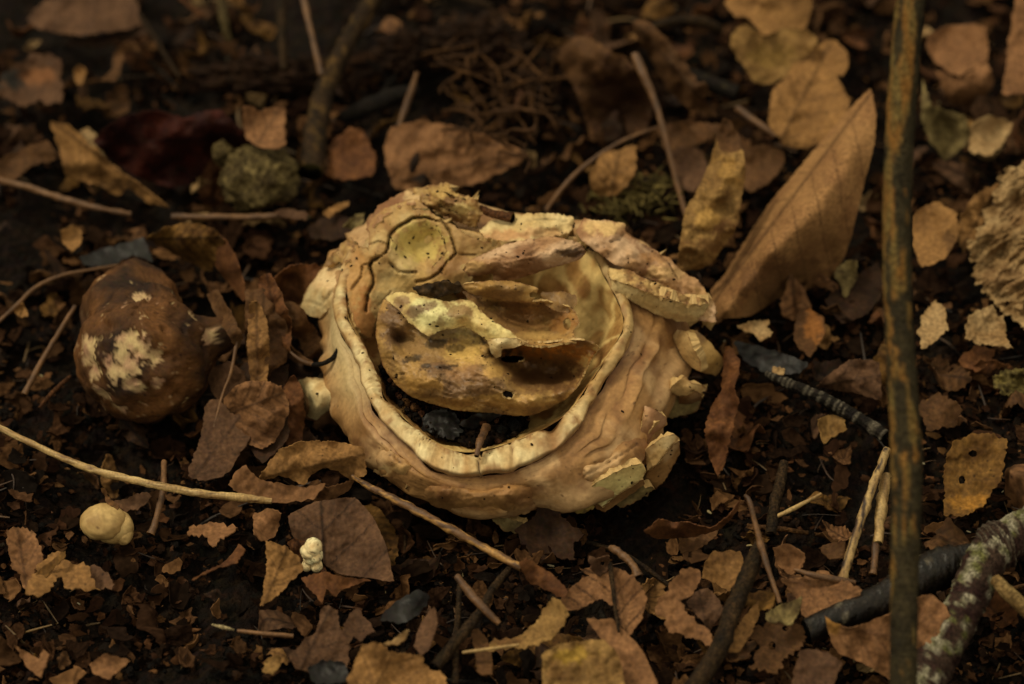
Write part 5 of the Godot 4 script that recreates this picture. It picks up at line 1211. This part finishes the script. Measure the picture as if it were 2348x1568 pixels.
# ---- twigs, stems and straw
func build_sticks() -> void:
	# the out-of-focus sapling in front, on the right, standing up off the soil nearer the camera
	var line := PackedVector3Array()
	for q in [[2068, 1975], [2070, 1660], [2073, 1350], [2078, 1060], [2070, 905], [2058, 690], [2057, 480], [2066, 250], [2092, -60]]:
		line.append(at_depth(q[0], q[1], 0.768))
	var g := tube({"a": C(84, 74, 50), "b": C(54, 48, 34), "f": 0.12, "s": 0.15, "sc": C(120, 94, 40), "g": 0.25}, line, [28, 28, 27, 32, 29, 28, 28, 28, 28], {"sides": 28, "per": 26, "rough": 0.05, "sided": 0.36, "patch": C(166, 118, 58), "patch2": C(136, 116, 66), "bias": -0.7, "grow": 0.0042, "pf": 48.0, "patch_from": 0.03, "long": false})
	tag(commit(g, "upright_stick", M.bark), "tall upright dark stick speckled with yellow and orange lichen, right side, nearest the camera", "stick")
	stick("twig", "thick cut twig slanting down from the top, behind the puffball's left", "twig", "bark", [880, -40, 34, 835, 30, 30, 800, 90, 26, 765, 160, 22, 742, 215, 19, 724, 305, 15, 712, 395, 12], [28, 22, 22, 24, 26, 28, 32], {"end": C(100, 92, 50), "patch": C(118, 90, 50), "patch2": C(82, 64, 36), "bias": -0.22})
	stick("twig", "thin pale side shoot meeting the thick cut twig at the top", "twig", "stem", [690, -30, 34, 705, 40, 31, 718, 95, 28, 737, 172, 23], [9, 8, 7, 8])
	stick("twig", "dark rotten stub lying right of the thick cut twig", "twig", "blackbark", [958, 206, 14, 900, 222, 13, 840, 246, 11, 782, 272, 9], [16, 22, 22, 15])
	stick("twig", "thin brown stem leaning behind the puffball, below the root tangle", "twig", "stem", [956, 165, 22, 940, 215, 17, 928, 250, 14, 914, 290, 11], [5, 8, 8, 6])
	stick("twig", "thin stem hanging from the tent-like leaf, behind the puffball", "twig", "stem", [1456, 126, 33, 1474, 170, 31, 1502, 235, 26, 1526, 320, 20, 1552, 420, 12, 1576, 505, 6], [11, 11, 8, 7, 7, 6])
	stick("twig", "arched thin tan stem behind the puffball, left of the moss tuft", "twig", "stem", [1252, 482, 6, 1290, 430, 11, 1336, 384, 14, 1410, 332, 17, 1470, 305, 18, 1520, 288, 18], [5, 5.5, 6, 5, 4, 3])
	stick("twig", "dark curved twig at the top, right of the tent-like leaf", "twig", "bark", [1490, 62, 24, 1550, 48, 25, 1610, 50, 24, 1650, 72, 20], [9, 11, 14, 15])
	stick("twig", "slate grey twig piece at the end of the brown leaf flap, upper right", "twig", "blackbark", [1560, 165, 14, 1610, 185, 14, 1690, 215, 13], [16, 22, 20])
	stick("twig", "hairy brown twig running in from the left edge", "twig", "stem", [-30, 408, 9, 60, 428, 9, 150, 458, 9, 230, 478, 9, 300, 490, 8], [8, 8, 8, 7, 5], {"rough": 0.25})
	stick("twig", "straight tan twig between the nut husk and the golden leaf", "twig", "stem", [394, 496, 10, 480, 498, 11, 580, 498, 11, 700, 492, 11], [8, 8, 8, 9], {"rough": 0.2})
	leaf("leaf_scrap", "grey leaf bit on the end of the straight tan twig", "purple", [628, 485, 660, 478, 702, 488, 700, 502, 660, 500], {"h": 14, "sp": 4}, "leaf scrap")
	stick("straw", "long pale dry grass stalk crossing the lower left", "straw", "straw", [-30, 966, 13, 100, 1030, 14, 210, 1076, 14, 330, 1106, 14, 450, 1130, 13, 560, 1142, 12, 622, 1149, 11], [7, 7, 8, 8, 8.5, 9, 7], {"rough": 0.16, "sides": 16, "patch": C(112, 78, 44), "patch2": C(214, 186, 128), "bias": -0.2})
	stick("straw", "brown hairy stem running from the arched leaf to below the puffball", "stem", "stem", [808, 1092, 12, 850, 1118, 13, 905, 1146, 14, 1000, 1196, 14, 1100, 1250, 13, 1195, 1302, 12], [6, 7, 9, 9, 8, 8], {"rough": 0.28, "patch": C(184, 140, 76), "patch2": C(160, 116, 60), "bias": -0.2})
	stick("root", "thin wiry root arching over the soil at the left edge", "root", "stem", [-20, 752, 9, 40, 698, 11, 80, 660, 12, 140, 632, 12, 200, 620, 11, 270, 608, 9], [4, 5, 5, 5, 4, 3])
	stick("twig", "thin dark twig leaning left of the small mushroom", "twig", "stem", [55, 905, 6, 90, 838, 8, 130, 770, 10, 172, 702, 11], [7, 7, 6, 5])
	stick("twig", "short orange brown sliver of wood left below the small mushroom", "twig", "red", [90, 935, 7, 120, 900, 8, 162, 862, 9], [3, 6, 4])
	stick("twig", "short brown stem crossing under the pale grass stalk", "twig", "stem", [376, 1058, 7, 372, 1130, 8, 355, 1200, 7, 345, 1225, 6], [6, 7, 7, 9])
	stick("twig", "dark curled tip of stem touching the puffball's left wall", "twig", "blackbark", [716, 836, 18, 745, 832, 20, 768, 815, 22, 783, 790, 24], [5, 5, 6, 7])
	stick("twig", "tan stem joining the curled leaf shred left of the puffball", "twig", "stem", [640, 762, 20, 660, 800, 20, 690, 826, 19, 720, 836, 18], [2, 3, 4, 5])
	stick("twig", "thin stem between the leaves below the small mushroom", "twig", "stem", [545, 770, 22, 530, 850, 17, 510, 905, 13, 490, 980, 8, 478, 1010, 6], [4, 4, 3, 3, 3])
	stick("twig", "reddish twig stub poking out behind the puffball's back plate", "twig", "red", [1098, 478, 40, 1130, 490, 41, 1175, 500, 42], [9, 10, 11], {"end": C(150, 116, 56)})
	# the forked fallen branch at the lower right
	var br := thing("fallen_branch", "thick forked fallen branch with peeling grey and reddish bark, lower right corner", "branch", at(2240, 1400, 0))
	var bo := {"sides": 22, "per": 16, "rough": 0.09, "patch": C(190, 182, 158), "patch2": C(112, 112, 62), "bias": -0.12, "long": false}
	var bark := {"a": C(84, 66, 54), "b": C(58, 34, 32), "f": 0.12, "s": 0.35, "sc": C(150, 142, 118), "g": 0.35}
	commit(tube(bark, path([2440, 1170, 20, 2360, 1208, 19, 2290, 1252, 18, 2250, 1300, 17, 2222, 1368, 15, 2190, 1430, 12, 2150, 1500, 8, 2110, 1580, 4, 2080, 1650, 2]), [42, 42, 44, 42, 40, 42, 44, 46, 46], bo), "limb", M.bark, br)
	commit(tube(bark, path([2300, 1245, 18, 2262, 1258, 18, 2240, 1262, 18]), [50, 44, 30], {"sides": 22, "per": 14, "rough": 0.1, "ringed": 1.1, "ring_color": C(120, 112, 96)}), "branch_collar", M.bark, br)
	commit(tube(S.blackbark, path([2235, 1268, 13, 2198, 1290, 12, 2148, 1305, 12, 2090, 1335, 11, 2030, 1372, 10, 1946, 1408, 10, 1848, 1446, 9]), [24, 40, 44, 40, 36, 32, 24], {"sides": 20, "per": 14, "rough": 0.08, "patch": C(120, 112, 92), "patch2": C(60, 50, 40), "bias": -0.42}), "side_branch", M.wet_bark, br)
	commit(tube(S.straw, path([2282, 1330, 21, 2318, 1366, 22, 2400, 1440, 22]), [13, 15, 15], {"rough": 0.08}), "peg", M.bark, br)
	stick("reed", "pale split reed stalk with dark bark scraps, left of the speckled stick", "reed", "straw", [2034, 1030, 19, 2014, 1080, 18, 1984, 1160, 16, 1956, 1245, 14, 1930, 1330, 12], [9, 9, 10, 9, 10], {"rough": 0.2, "patch": C(60, 40, 26), "patch2": C(44, 30, 22), "bias": -0.1})
	stick("reed", "flat pale splinter of reed close behind the speckled stick", "reed", "straw", [2030, 1090, 15, 2020, 1170, 13, 2012, 1245, 11], [11, 13, 9], {"rough": 0.2})
	stick("reed", "short brown reed end below the flat pale splinter", "reed", "stem", [2008, 1230, 11, 2004, 1290, 9, 2000, 1318, 8], [8, 8, 9], {"rough": 0.2})
	stick("twig", "dark barked twig leaning down to the bottom edge, lower right", "twig", "bark", [1742, 1250, 17, 1722, 1300, 17, 1694, 1362, 16, 1672, 1420, 15, 1652, 1480, 14, 1590, 1580, 12, 1560, 1640, 11], [15, 18, 19, 19, 20, 21, 21])
	stick("twig", "bent thin tan stem above the dark barked twig", "twig", "stem", [1708, 1136, 27, 1718, 1150, 27, 1734, 1210, 23, 1747, 1260, 20, 1766, 1320, 17, 1788, 1382, 14], [4, 5, 6, 8, 5, 5], {"rough": 0.15})
	stick("twig", "thin tan splinter lying right of the puffball's lower lobes", "twig", "straw", [1772, 1188, 9, 1820, 1165, 10, 1882, 1132, 11], [4, 5, 3])
	stick("twig", "orange tan splinter at the foot of the pale reed stalk", "twig", "stem", [1820, 1305, 14, 1870, 1320, 14, 1926, 1330, 13, 1960, 1335, 12], [3, 7, 7, 4])
	stick("twig", "ringed black and grey twig left of the speckled stick, mid right", "twig", "blackbark", [1756, 856, 12, 1800, 876, 13, 1848, 896, 13, 1912, 926, 12, 1964, 957, 11, 2030, 1000, 10], [6, 12, 13, 14, 15, 15], {"ringed": 1.3, "ring_color": C(128, 120, 104)})
	stick("twig", "dark gnarled twig at the bottom, left of the orange tan leaf", "twig", "bark", [1180, 1290, 10, 1132, 1346, 11, 1098, 1404, 12, 1050, 1466, 11, 996, 1530, 10], [7, 8, 10, 12, 13], {"rough": 0.2})
	stick("twig", "short tan twig crossing the dark gnarled twig", "twig", "stem", [1048, 1322, 13, 1084, 1368, 14, 1112, 1398, 13, 1144, 1430, 11], [7, 9, 8, 6])
	stick("twig", "thin upright dark stem near the bottom centre", "twig", "bark", [1054, 1340, 9, 1050, 1410, 9, 1045, 1480, 8, 1043, 1570, 7], [6, 6, 7, 7])
	stick("straw", "thin pale straw at the bottom centre under the orange tan leaf", "straw", "straw", [1060, 1496, 12, 1110, 1489, 13, 1190, 1478, 13], [3, 3.5, 3])
	stick("twig", "knotty twig above the pink veined leaf", "twig", "stem", [1398, 1255, 12, 1430, 1275, 13, 1452, 1300, 13, 1462, 1322, 12], [7, 9, 9, 11], {"rough": 0.25})
	stick("leaf_stalk", "dark stalk standing between the pink leaf's halves", "leaf stalk", "bark", [1398, 1292, 14, 1404, 1340, 14, 1410, 1395, 14, 1418, 1448, 14], [5, 5, 4, 3])
	stick("twig", "dark brown twig standing right of the puffball's lower lobes", "twig", "bark", [1796, 1060, 12, 1788, 1110, 11, 1776, 1150, 10, 1766, 1225, 8], [10, 12, 12, 12])
	stick("twig", "slender reddish twig in the dark hollow behind the puffball", "twig", "red", [1196, 210, 17, 1188, 240, 15, 1178, 268, 13], [9, 11, 10])
	stick("twig", "short reddish splinter at the top, left of centre", "twig", "red", [410, -6, 18, 440, 18, 17, 466, 38, 16], [5, 7, 5])
	stick("straw", "pale drooping grass blade at the top, left of centre", "straw", "olive", [505, -20, 22, 512, 40, 18, 518, 70, 15, 528, 95, 12], [13, 12, 10, 5])
	stick("twig", "long thin dark twig slanting at upper left", "twig", "bark", [318, 30, 18, 350, 80, 15, 380, 130, 12, 410, 175, 9], [5, 6, 6, 5])
	stick("twig", "thin dark twig standing beside the cut twig at the top", "twig", "bark", [642, -20, 26, 646, 60, 21, 650, 160, 14], [12, 12, 10])
	stick("straw", "tiny white straw splinter on the soil at the bottom left", "straw", "white", [486, 1432, 8, 512, 1438, 9, 536, 1444, 8], [2, 4, 2])
	stick("twig", "thin brown twig right of the tiny white straw splinter", "twig", "stem", [545, 1446, 7, 600, 1452, 8, 672, 1458, 7], [4, 5, 5])
	stick("twig", "broken tan twig behind the puffball, right of the moss tuft", "twig", "stem", [1690, 248, 14, 1720, 270, 14, 1780, 312, 13], [8, 9, 7])
	stick("bud", "dark pointed bud lying on the pinkish leaf behind the puffball", "bud", "dark", [958, 352, 16, 950, 372, 17, 944, 395, 15], [4, 11, 5])

# ---- crumbs, shreds and small leaf scraps over the soil
func on_soil(x: float, z: float, lift: float) -> Vector3:
	return Vector3(x, soil_height(x, z) + lift, z)

func swarm(called: String, label: String, shapes: Array, m: Material, count: int, tones: Array, size_lo: float, size_hi: float, lift: float, flat: float, bias := 2.2) -> void:
	var parts := []
	for s in shapes: parts.append([])
	for k in int(count * 1.45):
		var x := rng.randf_range(-0.25, 0.25)
		var z := rng.randf_range(-0.33, 0.18)
		var dens := 0.6 + 1.9 * n_mid.get_noise_2d(x * 16.0 + 7.0, z * 16.0) - 0.8 * smoothstep(0.02, -0.08, x) * smoothstep(-0.03, -0.11, z)
		if rng.randf() > dens + 0.25: continue
		var s: float = lerpf(size_lo, size_hi, rng.randf() ** bias)
		var b := Basis(Vector3.UP, rng.randf() * TAU) * Basis(Vector3.RIGHT, rng.randfn(0, flat)) * Basis(Vector3.BACK, rng.randfn(0, flat))
		b = b.scaled(Vector3(s * rng.randf_range(0.6, 1.3), s * rng.randf_range(0.4, 0.9), s * rng.randf_range(0.6, 1.3)))
		var c: Color = tones[rng.randi() % tones.size()]
		var f := rng.randf_range(0.45, 1.1)
		parts[rng.randi() % shapes.size()].append([Transform3D(b, on_soil(x, z, lift + rng.randf() * lift * 1.5)), Color(c.r * f, c.g * f, c.b * f)])
	for k in shapes.size():
		var mm := MultiMesh.new()
		mm.transform_format = MultiMesh.TRANSFORM_3D
		mm.use_colors = true
		mm.mesh = shapes[k]
		mm.instance_count = parts[k].size()
		for j in parts[k].size():
			mm.set_instance_transform(j, parts[k][j][0])
			mm.set_instance_color(j, parts[k][j][1])
		var o := MultiMeshInstance3D.new()
		o.name = numbered(called)
		o.multimesh = mm
		o.material_override = m
		add_child(o)
		tag(o, label, "litter", "", "stuff")

func bare(g: Dictionary, m: Material) -> ArrayMesh:
	var ar := []
	ar.resize(Mesh.ARRAY_MAX)
	ar[Mesh.ARRAY_VERTEX] = g.p
	ar[Mesh.ARRAY_NORMAL] = g.n
	ar[Mesh.ARRAY_COLOR] = g.c
	ar[Mesh.ARRAY_INDEX] = g.i
	var me := ArrayMesh.new()
	me.add_surface_from_arrays(Mesh.PRIMITIVE_TRIANGLES, ar)
	me.surface_set_material(0, m)
	return me

func ragged(seed_: int, w: float, d: float, n := 6) -> Array:     # the outline of a torn bit of leaf: a few straight breaks and a bite
	var r := RandomNumberGenerator.new()
	r.seed = seed_
	var out := []
	for k in n:
		var a := TAU * (k + r.randf_range(-0.32, 0.32)) / n
		var f := r.randf_range(0.35, 1.2) if k % 3 == 0 else r.randf_range(0.75, 1.2)
		out.append_array([cos(a) * w * f, sin(a) * d * f])
	return out

# what one can find in the picture, to say where a scrap lies
const MARKS := [[345, 790, "the small dark mushroom"], [590, 400, "the greenish nut husk"], [712, 380, "the cut twig's end"], [790, 110, "the upper part of the cut twig"], [380, 330, "the maroon arched leaf"], [250, 370, "the long folded tan leaf"], [80, 180, "the spotted leaf at the left edge"], [190, 40, "the purplish corner leaf"], [1040, 350, "the pinkish leaf with the bud"],
	[870, 240, "the dark rotten stub"], [1400, 200, "the tent-like brown leaf"], [1600, 200, "the long brown leaf flap"], [1480, 450, "the moss tuft"], [1640, 460, "the torn yellowish leaf"], [1830, 480, "the big curled leaf"], [1860, 200, "the broad tan leaf at upper right"], [1770, 120, "the yellowish crumpled leaf"], [2060, 200, "the top of the speckled stick"],
	[2055, 600, "the middle of the speckled stick"], [2070, 1000, "the lower half of the speckled stick"], [2070, 1450, "the foot of the speckled stick"], [2300, 550, "the big pale wrinkled leaf"], [2270, 750, "the pale toothed leaf"], [2240, 1080, "the moth-eaten leaf"], [2240, 1380, "the fork of the fallen branch"], [1900, 925, "the ringed twig"], [1770, 820, "the long black leaf"], [1650, 950, "the rust red leaf"],
	[1980, 1180, "the pale reed stalk"], [1600, 1210, "the wavy reddish leaf"], [1690, 1380, "the dark leaning twig"], [1560, 1400, "the zigzag torn leaf"], [1390, 1370, "the pink veined leaf"], [1335, 1530, "the mottled yellow leaf"], [1210, 1450, "the orange tan curling leaf"], [1100, 1400, "the gnarled twig at the bottom"], [900, 1540, "the broad tan bottom leaf"], [740, 1470, "the flat purplish bottom leaf"],
	[800, 1240, "the purplish veined leaf"], [645, 1310, "the tan triangular leaf"], [715, 1050, "the arched golden leaf"], [520, 1000, "the ragged purplish leaf"], [400, 1115, "the pale grass stalk's end"], [120, 1030, "the pale grass stalk's left end"], [245, 1205, "the pale mushroom chunk"], [100, 1300, "the mottled leaf at far left"], [70, 1520, "the V-shaped scrap"], [250, 1530, "the pinkish piece at bottom left"],
	[500, 1290, "the orange sliver"], [520, 1440, "the white straw splinter"], [620, 750, "the leaf cluster by the puffball"], [430, 550, "the ribbed golden leaf"], [150, 460, "the hairy twig at the left edge"], [100, 660, "the thin wiry root"], [1150, 1230, "the hairy stem below the puffball"], [1900, 1370, "the broad ragged leaf"], [2180, 110, "the crumpled pinkish leaf"], [1100, 150, "the shaded hollow behind the puffball"]]

func ovate(seed_: int, l: float, w: float, cut: float) -> Array:     # a leaf with a point at each end, broken off at one of them
	var r := RandomNumberGenerator.new()
	r.seed = seed_
	var top := []
	var low := []
	for k in 9:
		var t := lerpf(cut, 1.0, k / 8.0)
		var y := w * pow(sin(PI * t), 0.85) * r.randf_range(0.9, 1.06)
		top.append([l * (2.0 * t - 1.0), -y])
		low.push_front([l * (2.0 * t - 1.0) + r.randf_range(-4, 4), y])
	var out := []
	for q in top + (low.slice(1, 9) if cut == 0.0 else low.slice(1)): out.append_array(q)
	return out

func whereabouts(p: Vector3) -> String:
	var d := p - eye
	var z := d.dot(fwd)
	var u := 1173.5 + d.x / z * DIST / PX
	var v := 784.0 - d.dot(upv) / z * DIST / PX
	var best := 0
	for k in MARKS.size():
		if Vector2(u - MARKS[k][0], v - MARKS[k][1]).length() < Vector2(u - MARKS[best][0], v - MARKS[best][1]).length(): best = k
	var q := Vector2(u - MARKS[best][0], v - MARKS[best][1])
	var side := "beside"
	if q.length() > 45.0:
		if absf(q.x) > absf(q.y): side = "right of" if q.x > 0.0 else "left of"
		else: side = "in front of" if q.y > 0.0 else "behind"
	return side + " " + MARKS[best][2]

func build_scatter() -> void:
	var white := {"a": Color(1, 1, 1), "b": Color(0.62, 0.6, 0.58), "f": 0.5, "s": 0.3, "sc": Color(0.2, 0.17, 0.15), "g": 0.3}
	var crumbs := []
	for k in 4: crumbs.append(bare(lump(white, Vector3.ZERO, Vector3.ONE * 0.001, 0.45, 1.3 + 0.2 * k, 9, 6), M.soil))
	swarm("soil_crumbs", "fine dark crumbs of humus covering the forest floor", crumbs, M.soil, 26000, [C(44, 29, 18), C(28, 19, 13), C(60, 39, 23), C(22, 16, 12), C(78, 51, 30), C(18, 14, 11)], 0.25, 1.9, 0.0003, 0.6)
	var tones := [C(112, 78, 50), C(98, 66, 43), C(84, 56, 36), C(72, 47, 31), C(60, 40, 26), C(48, 32, 22), C(126, 92, 58), C(38, 26, 18), C(92, 64, 46), C(30, 22, 16), C(66, 44, 31)]
	var bits := []
	for k in 8: bits.append(bare(sheet(white, ragged(90 + k, 14.0, 6.0 + 1.3 * (k % 4), 5 + k % 3), {"h": 0, "plan": true, "sp": 5.0, "soft": 0.0, "bow": 0.5 * (k % 3), "jag": 2.5, "warp": 0.9, "th": 0.2}), M.leaf))
	swarm("leaf_crumbs", "small brown shreds of rotten leaf strewn over the soil", bits, M.litter, 36000, tones, 0.18, 1.5, 0.001, 0.45, 2.6)
	var shreds := []
	for k in 8: shreds.append(bare(sheet(white, ragged(190 + k, 34.0, 16.0 + 3.0 * (k % 4), 5 + k % 3), {"h": 0, "plan": true, "sp": 6.0, "soft": 0.05, "bow": 2.0 * (k % 3 - 1), "jag": 3.5, "warp": 2.4, "crump": 0.6, "th": 0.25}), M.leaf))
	swarm("leaf_litter", "layer of broken dark brown leaves under the loose ones", shreds, M.litter, 8500, [C(122, 88, 57), C(98, 70, 47), C(44, 30, 20), C(36, 25, 17), C(62, 42, 28), C(40, 28, 21), C(74, 50, 34), C(30, 24, 20), C(88, 62, 42), C(50, 32, 22)], 0.35, 1.4, 0.0022, 0.5, 1.5)
	var leaves := []
	for k in 6: leaves.append(bare(sheet(white, ovate(500 + k, 78.0, 34.0 + 4.0 * (k % 3), 0.25 * (k % 3)), {"h": 0, "plan": true, "sp": 6.0, "soft": 0.3, "roll": [4.0 * (k % 3 - 1), 8.0 * k], "jag": 2.5, "warp": 3.0, "crump": 0.5, "th": 0.3, "vein": [-80.0, 0, 80.0, 0, 24.0, 0.5]}), M.leaf))
	swarm("old_leaves", "matted layer of old brown leaves beneath the litter", leaves, M.litter, 620, [C(104, 74, 48), C(84, 58, 39), C(66, 45, 31), C(50, 34, 24), C(118, 84, 54)], 0.45, 1.0, 0.0022, 0.4, 1.2)
	var needles := []
	for k in 3:
		var line := PackedVector3Array([Vector3(-0.004, 0, 0), Vector3(-0.001, 0.0004 * k, 0.0006 * (k - 1)), Vector3(0.0045, 0, 0.0003)])
		needles.append(bare(tube(white, line, [1.2, 2.0, 0.8], {"per": 3, "sides": 5, "rough": 0.2}), M.straw))
	swarm("fine_rootlets", "fine dead rootlets and stem bits on the soil", needles, M.straw, 1300, [C(104, 74, 44), C(76, 52, 33), C(52, 37, 26), C(130, 102, 60)], 0.5, 2.0, 0.0018, 0.3)
	var flecks := []
	flecks.append(bare(lump({"a": Color(1, 1, 1), "b": Color(0.8, 0.8, 0.8), "f": 0.5, "s": 0.0, "sc": Color.BLACK, "g": 0.1}, Vector3.ZERO, Vector3(0.0012, 0.0004, 0.0004), 0.2, 1.2, 8, 5), M.straw))
	swarm("pale_flecks", "tiny pale specks of fungus and straw on the soil", flecks, M.straw, 240, [C(214, 200, 160), C(180, 160, 110)], 0.35, 1.3, 0.0022, 0.4)
	# twigs lying about
	for k in 26:
		var x := rng.randf_range(-0.16, 0.16)
		var z := rng.randf_range(-0.21, -0.05) if k < 17 else rng.randf_range(0.06, 0.13)
		var ang := rng.randf() * TAU
		var l := rng.randf_range(0.008, 0.024)
		var d := Vector3(cos(ang), rng.randfn(0.0, 0.12), sin(ang)) * l
		var p := on_soil(x, z, 0.005)
		var thin := rng.randf_range(3.0, 9.0)
		var place := "dead twig lying " + whereabouts(p)
		if taken.has(place): continue
		taken[place] = true
		var g := tube([S.bark, S.stem, S.blackbark][k % 3], PackedVector3Array([p - d, p + Vector3(rng.randfn(0, 0.0012), 0.001, rng.randfn(0, 0.0012)), p + d]), [thin * 0.7, thin, thin * 0.8], {"rough": 0.18, "sides": 9})
		tag(commit(g, "twig", M.bark), "%s %s %s" % ["thin" if thin < 6.0 else "stout", ["brown", "tan", "blackish"][k % 3], place], "twig", "dead twigs strewn in the litter")
	# leaf scraps big enough to pick out, each one by itself
	var looks := [["pink", "pinkish brown"], ["brown", "dull brown"], ["tan", "tan"], ["purple", "purplish brown"], ["dark", "dark brown"], ["gold", "golden brown"], ["brown", "brown"], ["red", "reddish brown"], ["dark", "blackish brown"], ["pale", "pale"]]
	var sources := []
	var whole := []
	for k in 40:
		var l: Array = looks[k % looks.size()]
		var w := 34.0 + 9.0 * (k % 4)
		var g := sheet(S[l[0]], ragged(300 + k, w, w * (0.45 + 0.14 * (k % 3)), 5 + k % 3), {"h": 0, "plan": true, "sp": 5.5, "bow": 3.0 * (k % 3 - 1), "tilt": [0, 0], "jag": 4.0, "soft": 0.05, "warp": 3.4, "crump": 0.5, "th": 0.3, "vein": [-w, 0, w, 3.0, 22.0, 0.4]})
		sources.append([bare(g, M.leaf), l[1]])
	for k in 30:
		var l: Array = looks[(k * 3) % looks.size()]
		var len := 62.0 + 12.0 * (k % 4)
		var g := sheet(S[l[0]], ovate(700 + k, len, len * (0.36 + 0.07 * (k % 3)), [0.0, 0.3, 0.45, 0.15][k % 4]), {"h": 0, "plan": true, "sp": 5.0, "soft": 0.3, "roll": [5.0 * (k % 3 - 1) + 1.0, 12.0 * k], "jag": 2.5 + k % 3, "warp": 2.6, "crump": 0.4, "th": 0.3, "vein": [-len, 0, len, 0, 20.0, 0.5]})
		whole.append([bare(g, M.leaf), l[1]])
	var made := 0
	var tries := 0
	while made < 290 and tries < 6000:
		tries += 1
		var x := rng.randf_range(-0.165, 0.165)
		var z := rng.randf_range(-0.22, 0.135)
		var p := on_soil(x, z, 0.003 + rng.randf() * 0.004)
		var e := Vector2((x + 0.001) / 0.062, (z - 0.014) / 0.062).length()
		if e < 1.0: continue
		var left_soil := x < -0.06 and z > 0.05
		if left_soil and rng.randf() < 0.5: continue
		var fuller := not left_soil and rng.randf() < 0.5
		var src: Array = whole[rng.randi() % whole.size()] if fuller else sources[rng.randi() % sources.size()]
		var s := rng.randf_range(0.35, 0.75) if left_soil else rng.randf_range(0.55, 1.4)
		if fuller: s = rng.randf_range(0.6, 1.15)
		var label := "%s %s %s %s" % ["small" if s < 0.6 else ("middling" if s < 0.9 else "larger"), src[1], "curled leaf" if fuller else "torn leaf scrap", whereabouts(p)]
		if taken.has(label): continue
		taken[label] = true
		var o := MeshInstance3D.new()
		o.name = numbered("dry_leaf" if fuller else "leaf_scrap")
		o.mesh = src[0]
		var lean := 0.6 if z < -0.04 else 0.38
		o.transform = Transform3D(Basis(Vector3.UP, rng.randf() * TAU) * Basis(Vector3.RIGHT, rng.randfn(0, lean)) * Basis(Vector3.BACK, rng.randfn(0, lean)) * Basis().scaled(Vector3(s, s, s)), p)
		add_child(o)
		tag(o, label, "leaf" if fuller else "leaf scrap", "curled leaves in the litter" if fuller else "torn leaf scraps in the litter")
		made += 1
